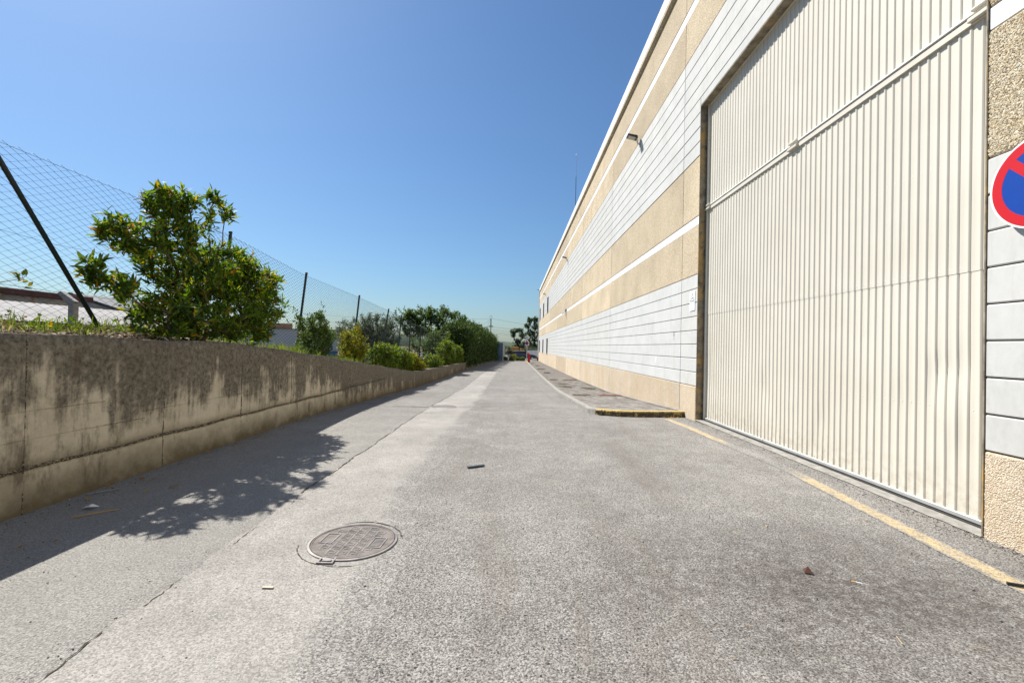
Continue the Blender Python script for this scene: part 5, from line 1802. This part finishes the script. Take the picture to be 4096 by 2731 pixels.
def flood(y, z, label, s_=1.0, out=0.33):
    g = thing('floodlight', (XF, y, z), label, 'floodlight', 'floodlights along the facade')
    MB().cbox(XF - 0.012, XF + 0.002, y - 0.05, y + 0.05, z - 0.22, z + 0.02, 0.003).build('wall_plate', M['steel'], g)
    MB().tube([(XF - 0.01, y, z - 0.16), (XF - 0.09, y, z - 0.10), (XF - 0.09, y, z + 0.0), (XF - 0.14, y, z + 0.04)], 0.02, 8).build('arm', M['steel'], g)
    # tilted lamp head
    a = radians(14)
    hx = []
    for (u, w) in ((0.10, -0.02), (out + 0.10, -0.02), (out + 0.10, 0.035), (0.12, 0.055)):
        hx.append((XF - (u * cos(a)), z + 0.01 + u * sin(a) + w))
    h = MB().prism(hx, 'y', y - 0.13, y + 0.13).build('head', M['darkmetal'], g)
    lx = []
    for (u, w) in ((0.17, -0.0245), (out + 0.07, -0.0245), (out + 0.07, -0.021), (0.17, -0.021)):
        lx.append((XF - (u * cos(a)), z + 0.01 + u * sin(a) + w))
    MB().prism(lx, 'y', y - 0.105, y + 0.105).build('lens', M['lens'], h)
    MB().cbox(XF - 0.17, XF - 0.11, y - 0.06, y + 0.06, z + 0.06, z + 0.12, 0.01).build('driver_box', M['darkmetal'], g)
    return g


flood(14.72, 8.28, 'floodlight on the upper facade nearest the gate')
flood(34.84, 8.30, 'second floodlight along the upper facade')
flood(58.9, 8.30, 'floodlight on the upper facade near the far windows')
flood(74.2, 10.7, 'floodlight at the roof edge on the far corner')
cc = thing('security_camera', (XF, 34.9, 4.3), 'small white security camera on the middle white stripe', 'camera')
MB().cbox(XF - 0.12, XF - 0.0, 34.85, 35.0, 4.25, 4.45, 0.02).build('junction_box', M['fibre'], cc)
MB().tube([(XF - 0.10, 34.95, 4.25), (XF - 0.3, 35.3, 4.12)], 0.05, 8).build('barrel', M['whitepaint'], cc)
MB().tube([(XF - 0.05, 34.9, 4.25), (XF - 0.05, 34.9, 3.9)], 0.015, 6).build('cable', M['darkmetal'], cc)
an = thing('roof_antenna', (4.55, 35.8, 10.6), 'thin whip antenna standing on the warehouse roof edge', 'antenna')
MB().tube([(4.55, 35.8, 10.6), (4.55, 35.8, 15.0)], 0.022, 6).build('mast', M['darkmetal'], an)
MB().tube([(4.55, 35.8, 15.0), (4.555, 35.8, 16.6)], 0.014, 6).build('whip', M['steel'], an)
MB().tube([(4.555, 35.8, 16.6), (4.555, 35.8, 16.72), (4.555, 35.8, 16.8)], [0.03, 0.05, 0.02], 8).build('tip', M['whitepaint'], an)
MB().cbox(4.52, 4.58, 35.77, 35.83, 14.95, 15.05, 0.006).build('joint', M['steel'], an)

# surveillance notice
ns = thing('warning_notice', (XF, 10.1, 2.58), 'white notice with triangle camera warning on the pale courses left of the gate', 'notice')
NY0, NY1, NZ0, NZ1 = 9.955, 10.235, 2.375, 2.79
nx = XF - 0.012
MB().box(nx, XF + 0.004, NY0, NY1, NZ0, NZ1).build('plate', M['whitepaint'], ns)
cy = (NY0 + NY1) / 2


def tri(h0, h1, w, x, name, m):
    # outlined triangle: three bars
    mb = MB()
    P = [Vector((0, cy - w, h0)), Vector((0, cy + w, h0)), Vector((0, cy, h1))]
    for a, b_ in ((0, 1), (1, 2), (2, 0)):
        A, B = P[a], P[b_]
        dd = (B - A).normalized()
        nn = Vector((0, -dd.z, dd.y)) * 0.006
        mb.add([(x, *(A + nn)[1:]), (x, *(A - nn)[1:]), (x, *(B - nn)[1:]), (x, *(B + nn)[1:])], [(0, 1, 2, 3)])
    return mb.build(name, m, ns)


tri(NZ0 + 0.215, NZ1 - 0.03, 0.105, nx - 0.002, 'triangle', M['black'])
MB().add([(nx - 0.002, cy + 0.045, NZ0 + 0.245), (nx - 0.002, cy + 0.035, NZ0 + 0.262), (nx - 0.002, cy - 0.045, NZ0 + 0.30), (nx - 0.002, cy - 0.04, NZ0 + 0.272)], [(0, 1, 2, 3)]).build('camera_symbol', M['black'], ns)
for k, (z, l) in enumerate(((0.19, 0.11), (0.175, 0.11), (0.14, 0.02), (0.115, 0.05), (0.06, 0.10), (0.045, 0.09), (0.03, 0.1))):
    MB().box(nx - 0.0015, nx - 0.0005, cy - l, cy + l, NZ0 + z, NZ0 + z + 0.004).build('print_line', M['polec'], ns)


def text(body, y, z, size, m, name, label, cat):
    cu = bpy.data.curves.new(name, 'FONT')
    cu.body = body
    cu.size = size
    cu.align_x = 'CENTER'
    cu.align_y = 'CENTER'
    cu.extrude = 0.0005
    o = bpy.data.objects.new(name, cu)
    COL.objects.link(o)
    dg = bpy.context.evaluated_depsgraph_get()
    me = bpy.data.meshes.new_from_object(o.evaluated_get(dg))
    bpy.data.objects.remove(o)
    ob = bpy.data.objects.new(name, me)
    me.materials.clear()
    me.materials.append(m)
    COL.objects.link(ob)
    ob.matrix_world = Matrix(((0, 0, -1, XF - 0.002), (-1, 0, 0, y), (0, 1, 0, z), (0, 0, 0, 1)))
    return tag(ob, label, cat)


fg = plain('faded_stencil', (0.32, 0.33, 0.33), 0.9, 0, 0.2, 30)
text('8', 11.25, 1.875, 0.16, fg, 'stencil_mark', 'faded grey stencilled figure on a pale course near the gate', 'stencil')
text('2', 11.25, 1.765, 0.10, fg, 'stencil_mark', 'smaller faded mark right below the stencilled figure on the pale course', 'stencil')
stk = thing('sticker', (XF, 12.64, 1.21), 'small peeling white sticker low on the pale courses', 'sticker')
MB().box(XF - 0.002, XF + 0.001, 12.58, 12.70, 1.135, 1.29).build('paper', M['whitepaint'], stk)
for k in range(3):
    MB().box(XF - 0.003, XF - 0.0022, 12.60, 12.68, 1.16 + 0.04 * k, 1.166 + 0.04 * k).build('print_line', M['fibre'], stk)

# ------------------------------------------------------------------ small things on the road


def fallen(x, y, L, w, rot, zf=road_z, label='dry yellow leaf lying on the shaded road along the stained wall', group='fallen leaves by the stained wall', r=0.5, name='fallen_leaf', cat='leaf', m='dryleaf'):
    n = 6
    V = []
    for k in range(n + 1):
        f = k / n
        wd = w * sin(pi * min(0.98, max(0.04, f))) ** 0.7 * 0.5
        zz = 0.006 + L * 0.10 * (1 - cos(2 * f * 2.2)) * 0.5
        for s_ in (-1, 0, 1):
            px, py = (f - 0.5) * L, s_ * wd
            V.append((x + px * cos(rot) - py * sin(rot), y + px * sin(rot) + py * cos(rot), zf(x, y) + 0.008 + zz + abs(s_) * wd * 0.4))
    F = [(k * 3 + i, k * 3 + 3 + i, k * 3 + 4 + i, k * 3 + 1 + i) for k in range(n) for i in (0, 1)]
    o = np_obj(name, V, F, M[m], None, (x, y, zf(x, y)), attrs={'rnd': [r] * len(V)})
    return tag(o, label, cat, group)


# loose grit gathered along the edges of the road
ng = 5200
gy = np.concatenate([RNG.uniform(2.0, 10.2, 1700), RNG.uniform(2.6, 16, 1500), RNG.uniform(1.7, 9, 1500), RNG.uniform(2.6, 3.9, 500)])
gx = np.concatenate([XF - 0.03 - np.abs(RNG.normal(0, 0.12, 1700)), XW + 0.02 + np.abs(RNG.normal(0, 0.16, 1500)), RNG.uniform(-3.5, 3.4, 1500), XF - 0.01 - np.abs(RNG.normal(0, 0.05, 500))])
gs = RNG.uniform(0.002, 0.0065, ng) * np.where(RNG.random(ng) < 0.04, 1.9, 1.0)
gz = np.array([road_z(a, b) for a, b in zip(gx, gy)]) + 0.004
oc = np.array([[1, 0, 0], [0, 1, 0], [-1, 0, 0], [0, -1, 0], [0, 0, 0.8], [0, 0, -0.8]])
rv = oc[None] * RNG.uniform(0.6, 1.25, (ng, 6, 1))
an_ = RNG.uniform(0, 6.28, ng)
rx_ = rv[..., 0] * np.cos(an_)[:, None] - rv[..., 1] * np.sin(an_)[:, None]
ry_ = rv[..., 0] * np.sin(an_)[:, None] + rv[..., 1] * np.cos(an_)[:, None]
V = np.stack([gx[:, None] + rx_ * gs[:, None], gy[:, None] + ry_ * gs[:, None], gz[:, None] + rv[..., 2] * gs[:, None]], -1).reshape(-1, 3)
of = np.array([[0, 1, 4], [1, 2, 4], [2, 3, 4], [3, 0, 4], [1, 0, 5], [2, 1, 5], [3, 2, 5], [0, 3, 5]])
F = (of[None] + (np.arange(ng) * 6)[:, None, None]).reshape(-1, 3)
t_ = NT('grit_stone')
t_.out(t_.ramp(t_.attr('rnd'), [(0, (0.05, 0.045, 0.04)), (0.45, (0.16, 0.14, 0.12)), (0.8, (0.32, 0.29, 0.25)), (1, (0.5, 0.47, 0.42))]), 0.9)
np_obj('grit', V, F, t_.m, attrs={'rnd': np.repeat(RNG.random(ng), 6)}, kind='stuff')

rl_ = random.Random(11)
for k in range(34):
    y = rl_.uniform(3.7, 16)
    x = XW + 0.05 + abs(rl_.gauss(0, 0.22))
    fallen(x, y, rl_.uniform(0.05, 0.11), rl_.uniform(0.014, 0.03), rl_.uniform(0, 3), r=rl_.random())
fallen(-3.40, 4.585, 0.10, 0.03, 0.3, label='bright orange-yellow curled leaf out in the wall shadow on the road', group='fallen leaves by the stained wall', r=0.6)
fallen(-3.2, 4.1, 0.05, 0.02, 1.0, r=0.2)
fallen(-3.45, 3.2, 0.04, 0.02, 2.0, r=0.9)
fallen(-3.3, 3.3, 0.045, 0.02, 0.6, r=0.9)
for k in range(46):
    if k < 20:
        y, x = 10.12 + abs(rl_.gauss(0, 0.05)), rl_.uniform(2.0, 3.9)
        y = 10.28 - abs(rl_.gauss(0, 0.07))
    else:
        y = rl_.uniform(11, 30)
        x = XK - 0.03 - abs(rl_.gauss(0, 0.10))
    fallen(x, y, rl_.uniform(0.03, 0.07), rl_.uniform(0.014, 0.03), rl_.uniform(0, 3), label='dry brown leaf lying in the gutter along the pavement kerb', group='fallen leaves along the kerb', r=rl_.random())
tw = MB().tube([(-3.62, 3.74, 0.014), (-3.52, 3.83, 0.018), (-3.40, 3.95, 0.014)], [0.006, 0.007, 0.004], 6).build('dry_twig', plain('dry_straw', (0.45, 0.27, 0.10), 0.8), None, (-3.5, 3.85, 0))
tag(tw, 'long straw-coloured twig on the road in the wall shadow', 'twig')
pb = MB()
vs = [(-3.74, 3.96, 0.012), (-3.66, 3.94, 0.03), (-3.62, 4.0, 0.014), (-3.70, 4.02, 0.028), (-3.68, 3.98, 0.04)]
pb.add(vs, [(0, 1, 4), (1, 2, 4), (2, 3, 4), (3, 0, 4)])
tag(pb.build('crumpled_paper', M['whitepaint'], None, (-3.68, 3.98, 0)), 'crumpled scrap of white paper in the wall shadow', 'litter')
pb = MB().tube([(-4.02, 4.3, 0.012), (-3.95, 4.36, 0.02), (-3.87, 4.5, 0.012)], 0.006, 5)
tag(pb.build('plastic_strip', M['fibre'], None, (-3.95, 4.4, 0)), 'thin grey plastic strip lying at the foot of the stained wall', 'litter')
pb = MB()
a = math.atan2(0.119, 0.205)
ca, sa = cos(a), sin(a)
vs = []
for z in (0.010, 0.022):
    for (u, v) in ((-0.115, -0.03), (0.115, -0.022), (0.118, 0.028), (-0.11, 0.022)):
        vs.append((-0.45 + u * ca - v * sa, 5.63 + u * sa + v * ca, z))
pb.add(vs, [(3, 2, 1, 0), (4, 5, 6, 7), (0, 1, 5, 4), (1, 2, 6, 5), (2, 3, 7, 6), (3, 0, 4, 7)])
tag(pb.build('rubber_strip', plain('dark_rubber', (0.05, 0.06, 0.065), 0.6), None, (-0.45, 5.63, 0)), 'short dark strip lying on the asphalt in the middle of the road', 'litter')
pb = MB().cbox(-1.50, -1.43, 2.755, 2.775, 0.009, 0.014, 0.002)
tag(pb.build('wood_chip', plain('pale_wood', (0.60, 0.48, 0.36), 0.8), None, (-1.46, 2.76, 0)), 'small pale wood chip on the light road strip', 'litter')
pb = MB().add([(2.0, 3.12, 0.008), (2.05, 3.10, 0.010), (2.06, 3.16, 0.012), (2.02, 3.17, 0.010), (2.04, 3.145, 0.042)], [(0, 1, 4), (1, 2, 4), (2, 3, 4), (3, 0, 4)])
tag(pb.build('bark_fragment', plain('dark_bark', (0.07, 0.03, 0.02), 0.9), None, (2.03, 3.13, 0)), 'dark brown bark fragment on the oily patch of asphalt', 'litter')
cgo = thing('cigarette_butt', (2.26, 2.99, 0.01), 'cigarette butt on the asphalt right of the bark fragment', 'litter')
MB().tube([(2.235, 3.005, 0.015), (2.255, 2.995, 0.015)], 0.0045, 8).build('filter', plain('filter_tip', (0.65, 0.38, 0.12), 0.8), cgo)
MB().tube([(2.2555, 2.9948, 0.015), (2.285, 2.98, 0.014)], 0.0043, 8).build('paper', M['whitepaint'], cgo)
pb = MB().tube([(3.27, 3.03, 0.016), (3.36, 2.985, 0.018), (3.50, 2.93, 0.016), (3.7, 2.90, 0.016)], 0.010, 8)
tag(pb.build('black_cable', M['black'], None, (3.4, 2.95, 0)), 'short black cable lying across the yellow line at the right edge', 'cable')
for k in range(16):
    x, y = rl_.uniform(0.2, 3.2), rl_.uniform(2.2, 5.2)
    L = rl_.uniform(0.03, 0.07)
    a = rl_.uniform(0, 3)
    pb = MB().tube([(x, y, 0.010), (x + L * cos(a), y + L * sin(a), 0.012)], [0.0025, 0.0018], 5)
    tag(pb.build('straw', plain('straw', (0.42, 0.33, 0.2), 0.8) if k == 0 else bpy.data.materials['straw'], None, (x, y, 0)), 'tiny dry straw stalk scattered on the asphalt in front of the gate', 'straw', 'dry stalks on the asphalt')
